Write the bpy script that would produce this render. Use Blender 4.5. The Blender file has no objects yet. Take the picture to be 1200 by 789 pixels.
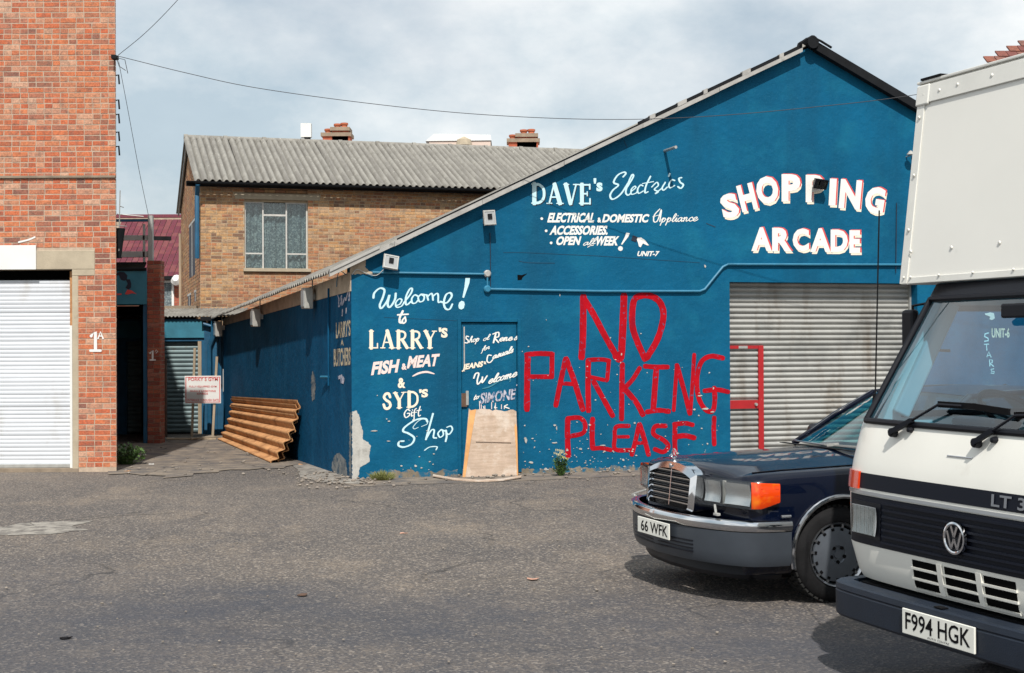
import bpy, bmesh, math, random
from math import sin, cos, pi, radians, atan, sqrt
from mathutils import Vector, Matrix
random.seed(7)
R = radians
S = bpy.context.scene
C = S.collection

# ------------------------------------------------------------------ camera, sky, sun, exposure
CAM_H = 1.74; FPX = 1667.0; PITCH = atan(10.5/FPX); ROLL = R(.27)
cd = bpy.data.cameras.new('camera'); cam = bpy.data.objects.new('camera', cd); C.objects.link(cam)
cd.sensor_width = 36; cd.lens = 50.0; cd.clip_end = 2000; cd.clip_start = .05
CAM_M = Matrix.Rotation(pi/2+PITCH, 4, 'X') @ Matrix.Rotation(-ROLL, 4, 'Z')
cam.matrix_world = Matrix.Translation((0, 0, CAM_H)) @ CAM_M
S.camera = cam
S.render.resolution_x = 1024; S.render.resolution_y = 673
S.render.engine = 'CYCLES'
S.view_settings.view_transform = 'Standard'; S.view_settings.look = 'None'
S.view_settings.exposure = 0.0; S.view_settings.gamma = 1

SUN_EL = 50.0; SUN_V = Vector((0.03, -1.0, 0)).normalized()     # horizontal direction towards the sun
w = bpy.data.worlds.new('World'); S.world = w; w.use_nodes = True
nt = w.node_tree; N = nt.nodes; L = nt.links; N.clear()
out = N.new('ShaderNodeOutputWorld'); bg = N.new('ShaderNodeBackground'); bg.inputs['Strength'].default_value = .09
sky = N.new('ShaderNodeTexSky'); sky.sky_type = 'NISHITA'; sky.sun_disc = False
sky.sun_elevation = R(SUN_EL); sky.sun_rotation = math.atan2(SUN_V.x, SUN_V.y)
sky.air_density = 1.0; sky.dust_density = 2.0
tc = N.new('ShaderNodeTexCoord'); mp = N.new('ShaderNodeMapping'); mp.inputs['Scale'].default_value = (1, 1, 1.7)
mp.inputs['Location'].default_value = (.35, .2, .75)
n1 = N.new('ShaderNodeTexNoise'); n1.inputs['Scale'].default_value = 3.6; n1.inputs['Detail'].default_value = 7; n1.inputs['Roughness'].default_value = .52
r1 = N.new('ShaderNodeValToRGB'); r1.color_ramp.elements[0].position = .36; r1.color_ramp.elements[1].position = .62
r1.color_ramp.elements[0].color = (.58, .58, .58, 1); r1.color_ramp.elements[1].color = (.97, .97, .97, 1)
n2 = N.new('ShaderNodeTexNoise'); n2.inputs['Scale'].default_value = 3.4; n2.inputs['Detail'].default_value = 8; n2.inputs['Roughness'].default_value = .6
r2 = N.new('ShaderNodeValToRGB'); r2.color_ramp.elements[0].position = .40; r2.color_ramp.elements[1].position = .60
r2.color_ramp.elements[0].color = (6.9, 8.2, 9.0, 1); r2.color_ramp.elements[1].color = (12.0, 12.2, 12.1, 1)
mx = N.new('ShaderNodeMix'); mx.data_type = 'RGBA'
L.new(tc.outputs['Generated'], mp.inputs['Vector']); L.new(mp.outputs[0], n1.inputs['Vector']); L.new(mp.outputs[0], n2.inputs['Vector'])
L.new(n1.outputs['Fac'], r1.inputs[0]); L.new(n2.outputs['Fac'], r2.inputs[0])
L.new(r1.outputs[0], mx.inputs['Factor']); L.new(sky.outputs[0], mx.inputs[6]); L.new(r2.outputs[0], mx.inputs[7])
L.new(mx.outputs[2], bg.inputs['Color']); L.new(bg.outputs[0], out.inputs['Surface'])
sl = bpy.data.lights.new('sun', 'SUN'); sl.energy = 4.9; sl.angle = R(.6); sl.color = (1, .95, .88)
so = bpy.data.objects.new('sun', sl); C.objects.link(so)
sd = Vector((SUN_V.x*cos(R(SUN_EL)), SUN_V.y*cos(R(SUN_EL)), sin(R(SUN_EL))))
so.rotation_euler = sd.to_track_quat('Z', 'Y').to_euler(); so.location = (0, -20, 30)

# ------------------------------------------------------------------ helpers: objects
def link(name, mesh, parent=None):
    o = bpy.data.objects.new(name, mesh); C.objects.link(o)
    if parent: o.parent = parent
    return o
def tag(o, label=None, cat=None, group=None, kind=None):
    if label: o['label'] = label
    if cat: o['category'] = cat
    if group: o['group'] = group
    if kind: o['kind'] = kind
    return o
def thing(name, label, cat, loc=(0, 0, 0), rz=0, group=None):
    o = link(name, None); o.location = loc; o.rotation_euler = (0, 0, rz); return tag(o, label, cat, group)
def frame(p, d):                       # rotation of a local frame whose x axis runs along d
    return math.atan2(d[1], d[0])

class MB:
    def __init__(s): s.v = []; s.f = []; s.t = []
    def add(s, vs, fs, tone=None):
        b = len(s.v); s.v += [tuple(p) for p in vs]; s.f += [tuple(b+i for i in f) for f in fs]
        s.t += [tone if tone is not None else random.random()]*len(fs); return s
    def box(s, x0, x1, y0, y1, z0, z1, m=None, tone=None):
        vs = [Vector((x, y, z)) for z in (z0, z1) for y in (y0, y1) for x in (x0, x1)]
        if m is not None: vs = [m @ p for p in vs]
        return s.add(vs, [(0, 2, 3, 1), (4, 5, 7, 6), (0, 1, 5, 4), (2, 6, 7, 3), (0, 4, 6, 2), (1, 3, 7, 5)], tone)
    def bar(s, a, b, wx, wz, up=(0, 0, 1)):
        a = Vector(a); b = Vector(b); d = (b-a).normalized(); u = Vector(up)
        x = d.cross(u)
        if x.length < 1e-4: x = d.cross(Vector((0, 1, 0)))
        x.normalize(); z = x.cross(d).normalized(); x = x*wx/2; z = z*wz/2
        vs = [p+q for p in (a, b) for q in (-x-z, x-z, x+z, -x+z)]
        return s.add(vs, [(0, 3, 2, 1), (4, 5, 6, 7), (0, 1, 5, 4), (1, 2, 6, 5), (2, 3, 7, 6), (3, 0, 4, 7)])
    def tube(s, pts, r, n=8, cap=True, r2=None):
        pts = [Vector(p) for p in pts]; k = len(pts); vs = []; x = None
        for i, p in enumerate(pts):
            d = (pts[min(i+1, k-1)]-pts[max(i-1, 0)]).normalized()
            if x is None:
                x = d.cross(Vector((0, 0, 1)))
                if x.length < 1e-3: x = d.cross(Vector((0, 1, 0)))
            x = (x-d*x.dot(d)).normalized(); y = d.cross(x)
            rr = r if r2 is None else r+(r2-r)*i/(k-1)
            vs += [p+(x*cos(2*pi*j/n)+y*sin(2*pi*j/n))*rr for j in range(n)]
        fs = [(i*n+j, i*n+(j+1) % n, (i+1)*n+(j+1) % n, (i+1)*n+j) for i in range(k-1) for j in range(n)]
        if cap: fs += [tuple(range(n-1, -1, -1)), tuple((k-1)*n+j for j in range(n))]
        return s.add(vs, fs)
    def lathe(s, prof, n=24, m=Matrix(), closed=False):     # prof: (r, h) about local z
        vs = []; k = len(prof)
        for r_, h in prof: vs += [m @ Vector((r_*cos(2*pi*j/n), r_*sin(2*pi*j/n), h)) for j in range(n)]
        kk = k if closed else k-1
        fs = [(i*n+j, i*n+(j+1) % n, ((i+1) % k)*n+(j+1) % n, ((i+1) % k)*n+j) for i in range(kk) for j in range(n)]
        return s.add(vs, fs)
    def grid(s, rows, close=False):
        n = len(rows[0]); vs = [p for r_ in rows for p in r_]
        fs = [(i*n+j, i*n+(j+1) % n, (i+1)*n+(j+1) % n, (i+1)*n+j) for i in range(len(rows)-1) for j in range(n if close else n-1)]
        return s.add(vs, fs)
    def prism(s, poly, fn, d0, d1):      # poly of 2D points; fn(x, y, d) -> 3D; a solid between d0 and d1
        n = len(poly); a = [fn(x, y, d0) for x, y in poly]; b = [fn(x, y, d1) for x, y in poly]
        return s.add(a+b, [tuple(range(n)), tuple(range(2*n-1, n-1, -1))]+[(i, i+n, (i+1) % n+n, (i+1) % n) for i in range(n)])
    def ico(s, c, r, m=None):
        t = (1+sqrt(5))/2
        vs = [(-1, t, 0), (1, t, 0), (-1, -t, 0), (1, -t, 0), (0, -1, t), (0, 1, t), (0, -1, -t), (0, 1, -t), (t, 0, -1), (t, 0, 1), (-t, 0, -1), (-t, 0, 1)]
        q = [Vector(v).normalized()*r*random.uniform(.8, 1.2) for v in vs]
        q = [Vector((v.x*(m[0] if m else 1), v.y*(m[1] if m else 1), v.z*(m[2] if m else 1)))+Vector(c) for v in q]
        return s.add(q, [(0, 11, 5), (0, 5, 1), (0, 1, 7), (0, 7, 10), (0, 10, 11), (1, 5, 9), (5, 11, 4), (11, 10, 2), (10, 7, 6), (7, 1, 8), (3, 9, 4), (3, 4, 2), (3, 2, 6), (3, 6, 8), (3, 8, 9), (4, 9, 5), (2, 4, 11), (6, 2, 10), (8, 6, 7), (9, 8, 1)])
    def mesh(s, name, mt, smooth=False, recalc=True, merge=False):
        me = bpy.data.meshes.new(name); me.from_pydata(s.v, [], s.f)
        at = me.attributes.new('tone', 'FLOAT', 'FACE'); at.data.foreach_set('value', s.t)
        if recalc or merge:
            bm = bmesh.new(); bm.from_mesh(me)
            if merge: bmesh.ops.remove_doubles(bm, verts=bm.verts, dist=1e-4)
            bmesh.ops.recalc_face_normals(bm, faces=bm.faces); bm.to_mesh(me); bm.free()
        if mt: me.materials.append(mt)
        if smooth:
            me.polygons.foreach_set('use_smooth', [True]*len(me.polygons))
            if smooth is not True: me.set_sharp_from_angle(angle=R(smooth))
        me.update(); return me
    def build(s, name, mt, parent=None, smooth=False, bevel=0, recalc=True, merge=False, subsurf=0):
        o = link(name, s.mesh(name, mt, smooth, recalc, merge), parent)
        if bevel:
            b = o.modifiers.new('bevel', 'BEVEL'); b.width = bevel; b.segments = 2; b.limit_method = 'ANGLE'; b.angle_limit = R(35)
        if subsurf:
            b = o.modifiers.new('sub', 'SUBSURF'); b.levels = subsurf; b.render_levels = subsurf
        return o
def rod(name, pts, r, mt, parent, n=8): return MB().tube(pts, r, n).build(name, mt, parent, smooth=40)
def catmull(pts, k=6):
    if len(pts) < 3: return [Vector(p) for p in pts]
    P = [Vector(p) for p in pts]; P = [P[0]*2-P[1]]+P+[P[-1]*2-P[-2]]; o = []
    for i in range(1, len(P)-2):
        for j in range(k):
            t = j/k; a, b, c, d = P[i-1:i+3]
            o.append(.5*((2*b)+(c-a)*t+(2*a-5*b+4*c-d)*t*t+(3*b-a-3*c+d)*t**3))
    o.append(P[-2]); return o

# ------------------------------------------------------------------ helpers: materials
def M_(name, col, rough=.7, metal=0, spec=.5, var=0, vscale=3, vdet=6, bump=0, bscale=40, bdist=.01, cols=None, coat=0, emit=None, src='Object', stretch=None):
    """base colour, optional second colours mixed in by noise (cols = [(colour, scale, lo, hi, detail, stretch)]), and a noise bump"""
    m = bpy.data.materials.new(name); m.use_nodes = True; nt = m.node_tree; N = nt.nodes; L = nt.links
    b = N['Principled BSDF']; b.inputs['Roughness'].default_value = rough; b.inputs['Metallic'].default_value = metal
    b.inputs['Specular IOR Level'].default_value = spec; b.inputs['Coat Weight'].default_value = coat; b.inputs['Coat Roughness'].default_value = .03
    tc = N.new('ShaderNodeTexCoord'); co = tc.outputs[src]
    if 'slat' in name: co = N.new('ShaderNodeNewGeometry').outputs['Position']
    def noise(scale, det=6, st=None, rough_=.6):
        v = co
        if st:
            mp = N.new('ShaderNodeMapping'); mp.inputs['Scale'].default_value = st; L.new(co, mp.inputs['Vector']); v = mp.outputs[0]
        n = N.new('ShaderNodeTexNoise'); n.inputs['Scale'].default_value = scale; n.inputs['Detail'].default_value = det; n.inputs['Roughness'].default_value = rough_
        L.new(v, n.inputs['Vector']); return n.outputs['Fac']
    def ramp(f, lo, hi):
        r = N.new('ShaderNodeMapRange'); r.inputs[1].default_value = lo; r.inputs[2].default_value = hi; L.new(f, r.inputs[0]); return r.outputs[0]
    def mixc(f, a, bc):
        x = N.new('ShaderNodeMix'); x.data_type = 'RGBA'
        if isinstance(f, float): x.inputs['Factor'].default_value = f
        else: L.new(f, x.inputs['Factor'])
        for s, q in ((6, a), (7, bc)):
            if isinstance(q, tuple): x.inputs[s].default_value = (*q, 1)
            else: L.new(q, x.inputs[s])
        return x.outputs[2]
    cur = tuple(col)
    if var:
        cur = mixc(ramp(noise(vscale, vdet, stretch), .3, .7), tuple(c*(1-var) for c in col), tuple(min(1, c*(1+var)) for c in col))
    for q in (cols or []):
        cc, sc, lo, hi = q[:4]; det = q[4] if len(q) > 4 else 6; st = q[5] if len(q) > 5 else None
        cur = mixc(ramp(noise(sc, det, st), lo, hi), cur, cc)
    if 'slat' in name:
        oi = N.new('ShaderNodeObjectInfo'); q = N.new('ShaderNodeMapRange'); q.inputs[3].default_value = .86; q.inputs[4].default_value = 1.06; L.new(oi.outputs['Random'], q.inputs[0])
        mu = N.new('ShaderNodeMix'); mu.data_type = 'RGBA'; mu.blend_type = 'MULTIPLY'; mu.inputs['Factor'].default_value = 1; L.new(cur, mu.inputs[6]); L.new(q.outputs[0], mu.inputs[7]); cur = mu.outputs[2]
    if isinstance(cur, tuple): b.inputs['Base Color'].default_value = (*cur, 1)
    else: L.new(cur, b.inputs['Base Color'])
    if bump:
        bp = N.new('ShaderNodeBump'); bp.inputs['Strength'].default_value = bump; bp.inputs['Distance'].default_value = bdist
        L.new(noise(bscale, 5), bp.inputs['Height']); L.new(bp.outputs[0], b.inputs['Normal'])
    if emit: b.inputs['Emission Color'].default_value = (*emit, 1); b.inputs['Emission Strength'].default_value = 1
    m['h'] = 1; return m
def tone_mat(name, ramp_cols, attr, rough=.9, bump=.6, bscale=60, grime=(.12, .1, .09), gl=.60, gh=.8, bdist=.005, patch=None, pull=.28):
    """per-piece colour from Object Info random (single pieces) or the face attribute 'tone' (joined pieces)"""
    m = bpy.data.materials.new(name); m.use_nodes = True; nt = m.node_tree; N = nt.nodes; L = nt.links
    b = N['Principled BSDF']; b.inputs['Roughness'].default_value = rough; b.inputs['Specular IOR Level'].default_value = .25
    if attr: s = N.new('ShaderNodeAttribute'); s.attribute_name = 'tone'; f = s.outputs['Fac']
    else: s = N.new('ShaderNodeObjectInfo'); f = s.outputs['Random']
    r = N.new('ShaderNodeValToRGB'); r.color_ramp.interpolation = 'CONSTANT'; e = r.color_ramp.elements
    k = len(ramp_cols)
    while len(e) < k: e.new(.5)
    for i, c in enumerate(ramp_cols): e[i].position = i/k; e[i].color = (*c, 1)
    L.new(f, r.inputs[0])
    # pull every piece towards the mean colour so that the wall reads as one batch
    mean = tuple(sum(c[i] for c in ramp_cols)/k for i in range(3)); pm_ = N.new('ShaderNodeMix'); pm_.data_type = 'RGBA'; pm_.inputs['Factor'].default_value = pull
    L.new(r.outputs[0], pm_.inputs[6]); pm_.inputs[7].default_value = (*mean, 1)
    if patch:
        g0 = N.new('ShaderNodeNewGeometry'); n0 = N.new('ShaderNodeTexNoise'); n0.inputs['Scale'].default_value = .9; n0.inputs['Detail'].default_value = 6; L.new(g0.outputs['Position'], n0.inputs['Vector'])
        m0 = N.new('ShaderNodeMapRange'); m0.inputs[1].default_value = .45; m0.inputs[2].default_value = .68; m0.inputs[4].default_value = .6; L.new(n0.outputs['Fac'], m0.inputs[0])
        p2 = N.new('ShaderNodeMix'); p2.data_type = 'RGBA'; L.new(m0.outputs[0], p2.inputs['Factor']); L.new(pm_.outputs[2], p2.inputs[6]); p2.inputs[7].default_value = (*patch, 1); pm_ = p2
    g = N.new('ShaderNodeNewGeometry'); n = N.new('ShaderNodeTexNoise'); n.inputs['Scale'].default_value = 9; n.inputs['Detail'].default_value = 8; n.inputs['Roughness'].default_value = .7
    L.new(g.outputs['Position'], n.inputs['Vector'])
    mr = N.new('ShaderNodeMapRange'); mr.inputs[1].default_value = gl-.12; mr.inputs[2].default_value = gh; L.new(n.outputs['Fac'], mr.inputs[0])
    x = N.new('ShaderNodeMix'); x.data_type = 'RGBA'; L.new(mr.outputs[0], x.inputs['Factor']); L.new(pm_.outputs[2], x.inputs[6]); x.inputs[7].default_value = (*grime, 1)
    n3 = N.new('ShaderNodeTexNoise'); n3.inputs['Scale'].default_value = 45; n3.inputs['Detail'].default_value = 5; L.new(g.outputs['Position'], n3.inputs['Vector'])
    m3 = N.new('ShaderNodeMapRange'); m3.inputs[1].default_value = .3; m3.inputs[2].default_value = .7; m3.inputs[3].default_value = .72; m3.inputs[4].default_value = 1.2; L.new(n3.outputs['Fac'], m3.inputs[0])
    mu = N.new('ShaderNodeMix'); mu.data_type = 'RGBA'; mu.blend_type = 'MULTIPLY'; mu.inputs['Factor'].default_value = 1
    L.new(x.outputs[2], mu.inputs[6]); L.new(m3.outputs[0], mu.inputs[7]); L.new(mu.outputs[2], b.inputs['Base Color'])
    bp = N.new('ShaderNodeBump'); bp.inputs['Strength'].default_value = bump; bp.inputs['Distance'].default_value = bdist
    n2 = N.new('ShaderNodeTexNoise'); n2.inputs['Scale'].default_value = bscale; n2.inputs['Detail'].default_value = 4; L.new(g.outputs['Position'], n2.inputs['Vector'])
    L.new(n2.outputs['Fac'], bp.inputs['Height']); L.new(bp.outputs[0], b.inputs['Normal']); return m
def glass_mat(name, tint, refl=1.0, rough=.0, base=.06):
    m = bpy.data.materials.new(name); m.use_nodes = True; nt = m.node_tree; N = nt.nodes; L = nt.links; N.clear()
    o = N.new('ShaderNodeOutputMaterial'); t = N.new('ShaderNodeBsdfTransparent'); t.inputs[0].default_value = (*tint, 1)
    g = N.new('ShaderNodeBsdfGlossy'); g.inputs['Roughness'].default_value = rough; g.inputs[0].default_value = (refl, refl, refl, 1)
    lw = N.new('ShaderNodeLayerWeight'); lw.inputs[0].default_value = .5; pw = N.new('ShaderNodeMath'); pw.operation = 'POWER'; pw.inputs[1].default_value = 4.0
    f = N.new('ShaderNodeMath'); f.operation = 'MULTIPLY_ADD'; f.inputs[1].default_value = .92; f.inputs[2].default_value = base; x = N.new('ShaderNodeMixShader')
    L.new(lw.outputs['Facing'], pw.inputs[0]); L.new(pw.outputs[0], f.inputs[0]); L.new(f.outputs[0], x.inputs[0]); L.new(t.outputs[0], x.inputs[1]); L.new(g.outputs[0], x.inputs[2]); L.new(x.outputs[0], o.inputs[0]); return m

BLUE = (.002, .088, .178)
mt = {}
mt['blue'] = M_('blue wall paint', BLUE, .7, spec=.12, var=.16, vscale=1.1, vdet=8, bump=.6, bscale=9, bdist=.02,
    cols=[((.008, .14, .23), 1.7, .50, .85, 9), ((.004, .055, .11), .8, .48, .85, 8, (1.6, 1, .25)), ((.02, .12, .19), 45, .58, .75, 4), ((.10, .17, .20), 4, .70, .80, 10)])
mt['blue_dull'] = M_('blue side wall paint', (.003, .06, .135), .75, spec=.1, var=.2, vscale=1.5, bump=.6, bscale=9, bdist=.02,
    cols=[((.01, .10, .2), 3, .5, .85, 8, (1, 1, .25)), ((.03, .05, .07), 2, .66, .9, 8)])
mt['blue_wood'] = M_('blue painted timber', (.008, .08, .16), .55, var=.25, vscale=4, bump=.3, bscale=30, cols=[((.18, .17, .14), 25, .66, .8, 6)])
mt['teal'] = M_('teal painted board', (.03, .17, .24), .6, var=.2, vscale=3, bump=.2, cols=[((.02, .1, .14), 5, .6, .9)])
mt['red_paint'] = M_('red wall paint', (.37, .003, .010), .7, spec=.1, var=.22, vscale=5, bump=.4, bscale=12, bdist=.01, cols=[((.004, .09, .18), 20, .60, .68, 8), ((.20, .004, .02), 7, .55, .75, 8, (1, 1, .3))])
mt['white_letter'] = M_('white sign paint', (.74, .74, .70), .6, var=.06, cols=[((.05, .2, .3), 30, .68, .76)])
mt['cream_letter'] = M_('cream sign paint', (.78, .70, .56), .6, var=.06, cols=[((.05, .2, .3), 30, .68, .76)])
mt['pink_letter'] = M_('pale pink sign paint', (.76, .62, .58), .6, var=.05, cols=[((.05, .2, .3), 30, .68, .76)])
mt['sky_letter'] = M_('pale blue sign paint', (.52, .74, .79), .6, var=.08, cols=[((.05, .2, .3), 30, .7, .78)])
mt['mauve_letter'] = M_('faded mauve sign paint', (.45, .43, .49), .7, var=.2, vscale=15, cols=[((.006, .1, .22), 22, .5, .6)])
mt['brown_letter'] = M_('faded ochre sign paint', (.5, .42, .28), .7, var=.2, vscale=15, cols=[((.006, .1, .22), 22, .54, .66)])
mt['dark_letter'] = M_('dark navy sign paint', (.006, .012, .03), .6)
mt['crack'] = M_('shadowy crack', (.003, .04, .08), .8)
mt['red_letter'] = M_('red sign paint', (.6, .06, .06), .6)
mt['plaster'] = M_('bare plaster', (.42, .41, .38), .9, var=.18, vscale=5, bump=.5, bscale=30, cols=[((.22, .21, .19), 7, .55, .75)])
mt['plaster_dk'] = M_('dirty plaster', (.17, .18, .18), .9, var=.3, vscale=6, bump=.5, bscale=30, cols=[((.01, .05, .09), 9, .48, .64, 8)])
mt['beige'] = M_('beige timber', (.42, .34, .25), .85, var=.25, vscale=4, bump=.3, cols=[((.12, .1, .08), 6, .6, .8, 6)])
mt['mortar'] = M_('mortar', (.42, .33, .25), .95, var=.2, vscale=9, bump=.5, bscale=80, bdist=.004)
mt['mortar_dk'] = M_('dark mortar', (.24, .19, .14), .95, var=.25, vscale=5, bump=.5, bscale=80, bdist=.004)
RED = [(.50, .15, .07), (.44, .12, .055), (.55, .19, .085), (.36, .10, .055), (.48, .18, .10), (.56, .24, .12), (.41, .15, .09), (.50, .30, .20), (.56, .46, .36), (.32, .16, .12), (.17, .10, .095), (.45, .23, .15), (.54, .17, .075), (.50, .14, .065), (.56, .36, .25), (.42, .21, .15), (.53, .27, .16), (.47, .33, .25)]
RED = [(r, g*.80, b*.72) for r, g, b in RED]
mt['brick_r'] = tone_mat('red brick', RED, False, patch=(.46, .18, .09)); mt['brick_rs'] = tone_mat('red brick wall', RED, True, patch=(.46, .18, .09))
STOCK = [(.50, .30, .13), (.44, .25, .11), (.54, .35, .17), (.38, .20, .09), (.47, .32, .18), (.33, .17, .09), (.56, .38, .2), (.46, .20, .09), (.42, .29, .17), (.52, .33, .15), (.22, .13, .08), (.5, .27, .11)]
STOCK = [(r*1.0, g*.95, b*1.0) for r, g, b in STOCK]
mt['mortar_y'] = M_('tan mortar', (.40, .31, .21), .95, var=.2, vscale=9, bump=.4, bscale=80, bdist=.004)
mt['brick_y'] = tone_mat('stock brick', STOCK, False, bscale=45, patch=(.44, .18, .10), gl=.56, pull=.12); mt['brick_ys'] = tone_mat('stock brick wall', STOCK, True, bscale=45, patch=(.44, .18, .10), gl=.56, pull=.12)
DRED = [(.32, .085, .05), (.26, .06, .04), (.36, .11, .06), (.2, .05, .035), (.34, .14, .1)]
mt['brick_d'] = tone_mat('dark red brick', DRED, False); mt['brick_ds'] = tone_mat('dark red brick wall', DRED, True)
mt['tile_far'] = tone_mat('maroon roof tile', [(.13, .03, .045), (.16, .04, .05), (.11, .025, .04), (.18, .06, .06)], True, grime=(.09, .04, .06))
mt['tile_s'] = tone_mat('clay roof tile', [(.19, .07, .055), (.24, .09, .06), (.15, .055, .05), (.21, .10, .08)], False, grime=(.06, .045, .04))
mt['tile_ss'] = tone_mat('clay roof tiles', [(.19, .07, .055), (.24, .09, .06), (.15, .055, .05)], True, grime=(.06, .045, .04))
mt['concrete'] = M_('concrete lintel', (.40, .34, .25), .9, var=.15, vscale=4, bump=.3, bscale=60, cols=[((.25, .22, .17), 8, .6, .8)])
mt['asbestos'] = M_('asbestos cement sheet', (.25, .24, .215), .9, var=.2, vscale=2.5, bump=.3, bscale=40, cols=[((.17, .16, .145), 9, .46, .66, 6, (1, .06, 1)), ((.16, .15, .13), 4, .5, .75, 8), ((.45, .44, .38), 14, .62, .72), ((.42, .27, .1), 26, .72, .78)])
mt['edge'] = M_('weathered sheet edge', (.36, .35, .33), .85, var=.2, vscale=5, bump=.3, cols=[((.12, .12, .11), 5, .6, .75)])
mt['black'] = M_('black tar', (.010, .011, .013), .8, spec=.15, var=.3, vscale=6)
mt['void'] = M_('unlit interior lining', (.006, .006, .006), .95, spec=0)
mt['white_slat'] = M_('white enamel slat', (.60, .63, .67), .45, var=.04, vscale=2, cols=[((.42, .39, .34), 1.8, .56, .80, 9, (1, 1, .5))])
mt['white'] = M_('white paint', (.70, .70, .68), .5, var=.05, cols=[((.45, .4, .33), 6, .66, .85)])
mt['steel_slat'] = M_('grey galvanised slat', (.38, .38, .36), .5, metal=.25, var=.12, vscale=1.6, bump=.1, cols=[((.18, .14, .1), 2.2, .54, .78, 9, (1.4, 1.4, .3)), ((.16, .17, .17), .9, .5, .75, 6)])
mt['steel_dark'] = M_('dull teal steel slat', (.13, .18, .19), .55, metal=.3, var=.2, vscale=3, cols=[((.1, .08, .06), 6, .6, .8)])
mt['galv'] = M_('galvanised metal', (.42, .42, .40), .5, metal=.5, var=.15, vscale=12)
mt['lampgrey'] = M_('lamp housing', (.36, .355, .33), .6, var=.15, vscale=20)
mt['lampglass'] = M_('lamp glass', (.34, .35, .35), .15, spec=.6)
mt['rust'] = M_('rust sheet', (.50, .26, .11), .8, var=.22, vscale=3, bump=.3, bscale=50, cols=[((.24, .09, .03), 4, .52, .75, 8), ((.55, .30, .12), 9, .6, .8), ((.6, .45, .3), 20, .7, .8)])
mt['rust_post'] = M_('rusty iron', (.10, .055, .035), .8, var=.3, vscale=9)
mt['wood'] = M_('bare timber', (.34, .27, .19), .85, var=.25, vscale=6, bump=.3, stretch=(1, 1, .2))
mt['timber_grey'] = M_('grey timber', (.35, .36, .35), .85, var=.2, vscale=6, bump=.3)
mt['ply'] = M_('weathered plywood', (.46, .35, .27), .85, var=.18, vscale=4, bump=.3, cols=[((.34, .25, .18), 30, .45, .7, 6, (.12, 1, 1)), ((.5, .44, .38), 4, .5, .7, 8), ((.30, .22, .17), 5, .58, .8, 8, (.4, 1, 2.5)), ((.58, .5, .42), 9, .55, .8)])
mt['ply_edge'] = M_('plywood facing strip', (.55, .28, .10), .7, var=.15, vscale=8)
mt['curtain'] = M_('net curtain', (.10, .13, .145), .9, var=.45, vscale=9, cols=[((.26, .30, .30), 24, .5, .62, 1)])
mt['frame_w'] = M_('grey white window frame', (.52, .51, .48), .6, var=.12, vscale=9)
mt['leaf'] = M_('green leaves', (.06, .12, .025), .6, var=.4, vscale=8)
mt['grass'] = M_('dry grass', (.16, .17, .05), .8, var=.4, vscale=8)
mt['petal'] = M_('yellow white flower', (.75, .62, .25), .7)
mt['render_pink'] = M_('pale render', (.62, .50, .43), .8, var=.05)
mt['fel'] = M_('pale roof felt', (.7, .72, .72), .7)
mt['cable'] = M_('black cable', (.03, .03, .035), .6)
mt['glass'] = glass_mat('window glass', (.85, .9, .9))
mt['ws_glass'] = glass_mat('windscreen glass', (.40, .70, .84), .95, 0, .13)
mt['car_glass'] = glass_mat('tinted car glass', (.22, .50, .52), .95)
mt['lens'] = glass_mat('lamp lens', (.82, .84, .84), .8, .08)
mt['navy'] = M_('dark navy car paint', (.0010, .003, .012), .25, spec=.1, coat=.6)
mt['chrome'] = M_('chrome', (.72, .73, .75), .10, metal=1)
mt['dullchrome'] = M_('satin chrome', (.5, .51, .53), .28, metal=1)
mt['bumper_l'] = M_('grey lettering', (.16, .17, .19), .5)
mt['reflector'] = M_('lamp reflector', (.82, .83, .84), .22, metal=.85)
mt['bowl'] = M_('lamp bowl', (.8, .82, .84), .3, metal=.5)
mt['bumper'] = M_('grey bumper plastic', (.042, .05, .062), .42, spec=.35, var=.1, vscale=5)
mt['vbumper'] = M_('blue black bumper', (.008, .014, .026), .5, spec=.4, var=.2, vscale=4, bump=.15, bscale=120)
mt['plastic'] = M_('black plastic', (.005, .006, .010), .45, spec=.25)
mt['stripe'] = M_('black stripe', (.004, .006, .013), .5, spec=.2)
mt['rubber'] = M_('tyre rubber', (.010, .010, .011), .8, spec=.2, var=.3, vscale=10, bump=.3, bscale=60)
mt['tread'] = M_('tread rubber', (.022, .022, .022), .85, spec=.2, var=.3, vscale=10)
mt['alloy'] = M_('grey wheel cover', (.16, .18, .21), .35, metal=.6, var=.08, vscale=9)
mt['orange'] = M_('orange indicator', (.72, .055, .004), .15, spec=.6, coat=.4, cols=[((.85, .22, .01), 9, .5, .7, 2)])
mt['redpl'] = M_('red orange indicator', (.62, .045, .008), .2, spec=.7, coat=.5)
mt['vwhite'] = M_('van white paint', (.76, .75, .69), .35, spec=.4, coat=.2, var=.04, vscale=2, cols=[((.48, .44, .37), 3, .60, .9, 10), ((.40, .33, .25), 16, .70, .80, 8, (1, 1, .3))])
mt['boxwhite'] = M_('box panel', (.74, .73, .68), .5, var=.03, vscale=1.2, bump=.08, bscale=200, bdist=.002, cols=[((.5, .49, .45), 4, .66, .9, 9)])
mt['boxtrim'] = M_('box aluminium trim', (.70, .69, .64), .45, metal=.15, var=.06, vscale=5)
mt['interior'] = M_('cab interior grey', (.15, .2, .26), .8, var=.1)
mt['trimw'] = M_('cab trim cream', (.5, .52, .5), .7)
mt['seat'] = M_('seat fabric', (.03, .05, .09), .9)
mt['plate'] = M_('number plate white', (.74, .74, .68), .5, var=.04, vscale=12)
mt['ink'] = M_('plate black', (.005, .005, .006), .6, spec=.1)
mt['litter'] = M_('pale litter', (.5, .28, .2), .8)
mt['stone'] = M_('rubble', (.22, .19, .16), .9, var=.5, vscale=5)

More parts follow.
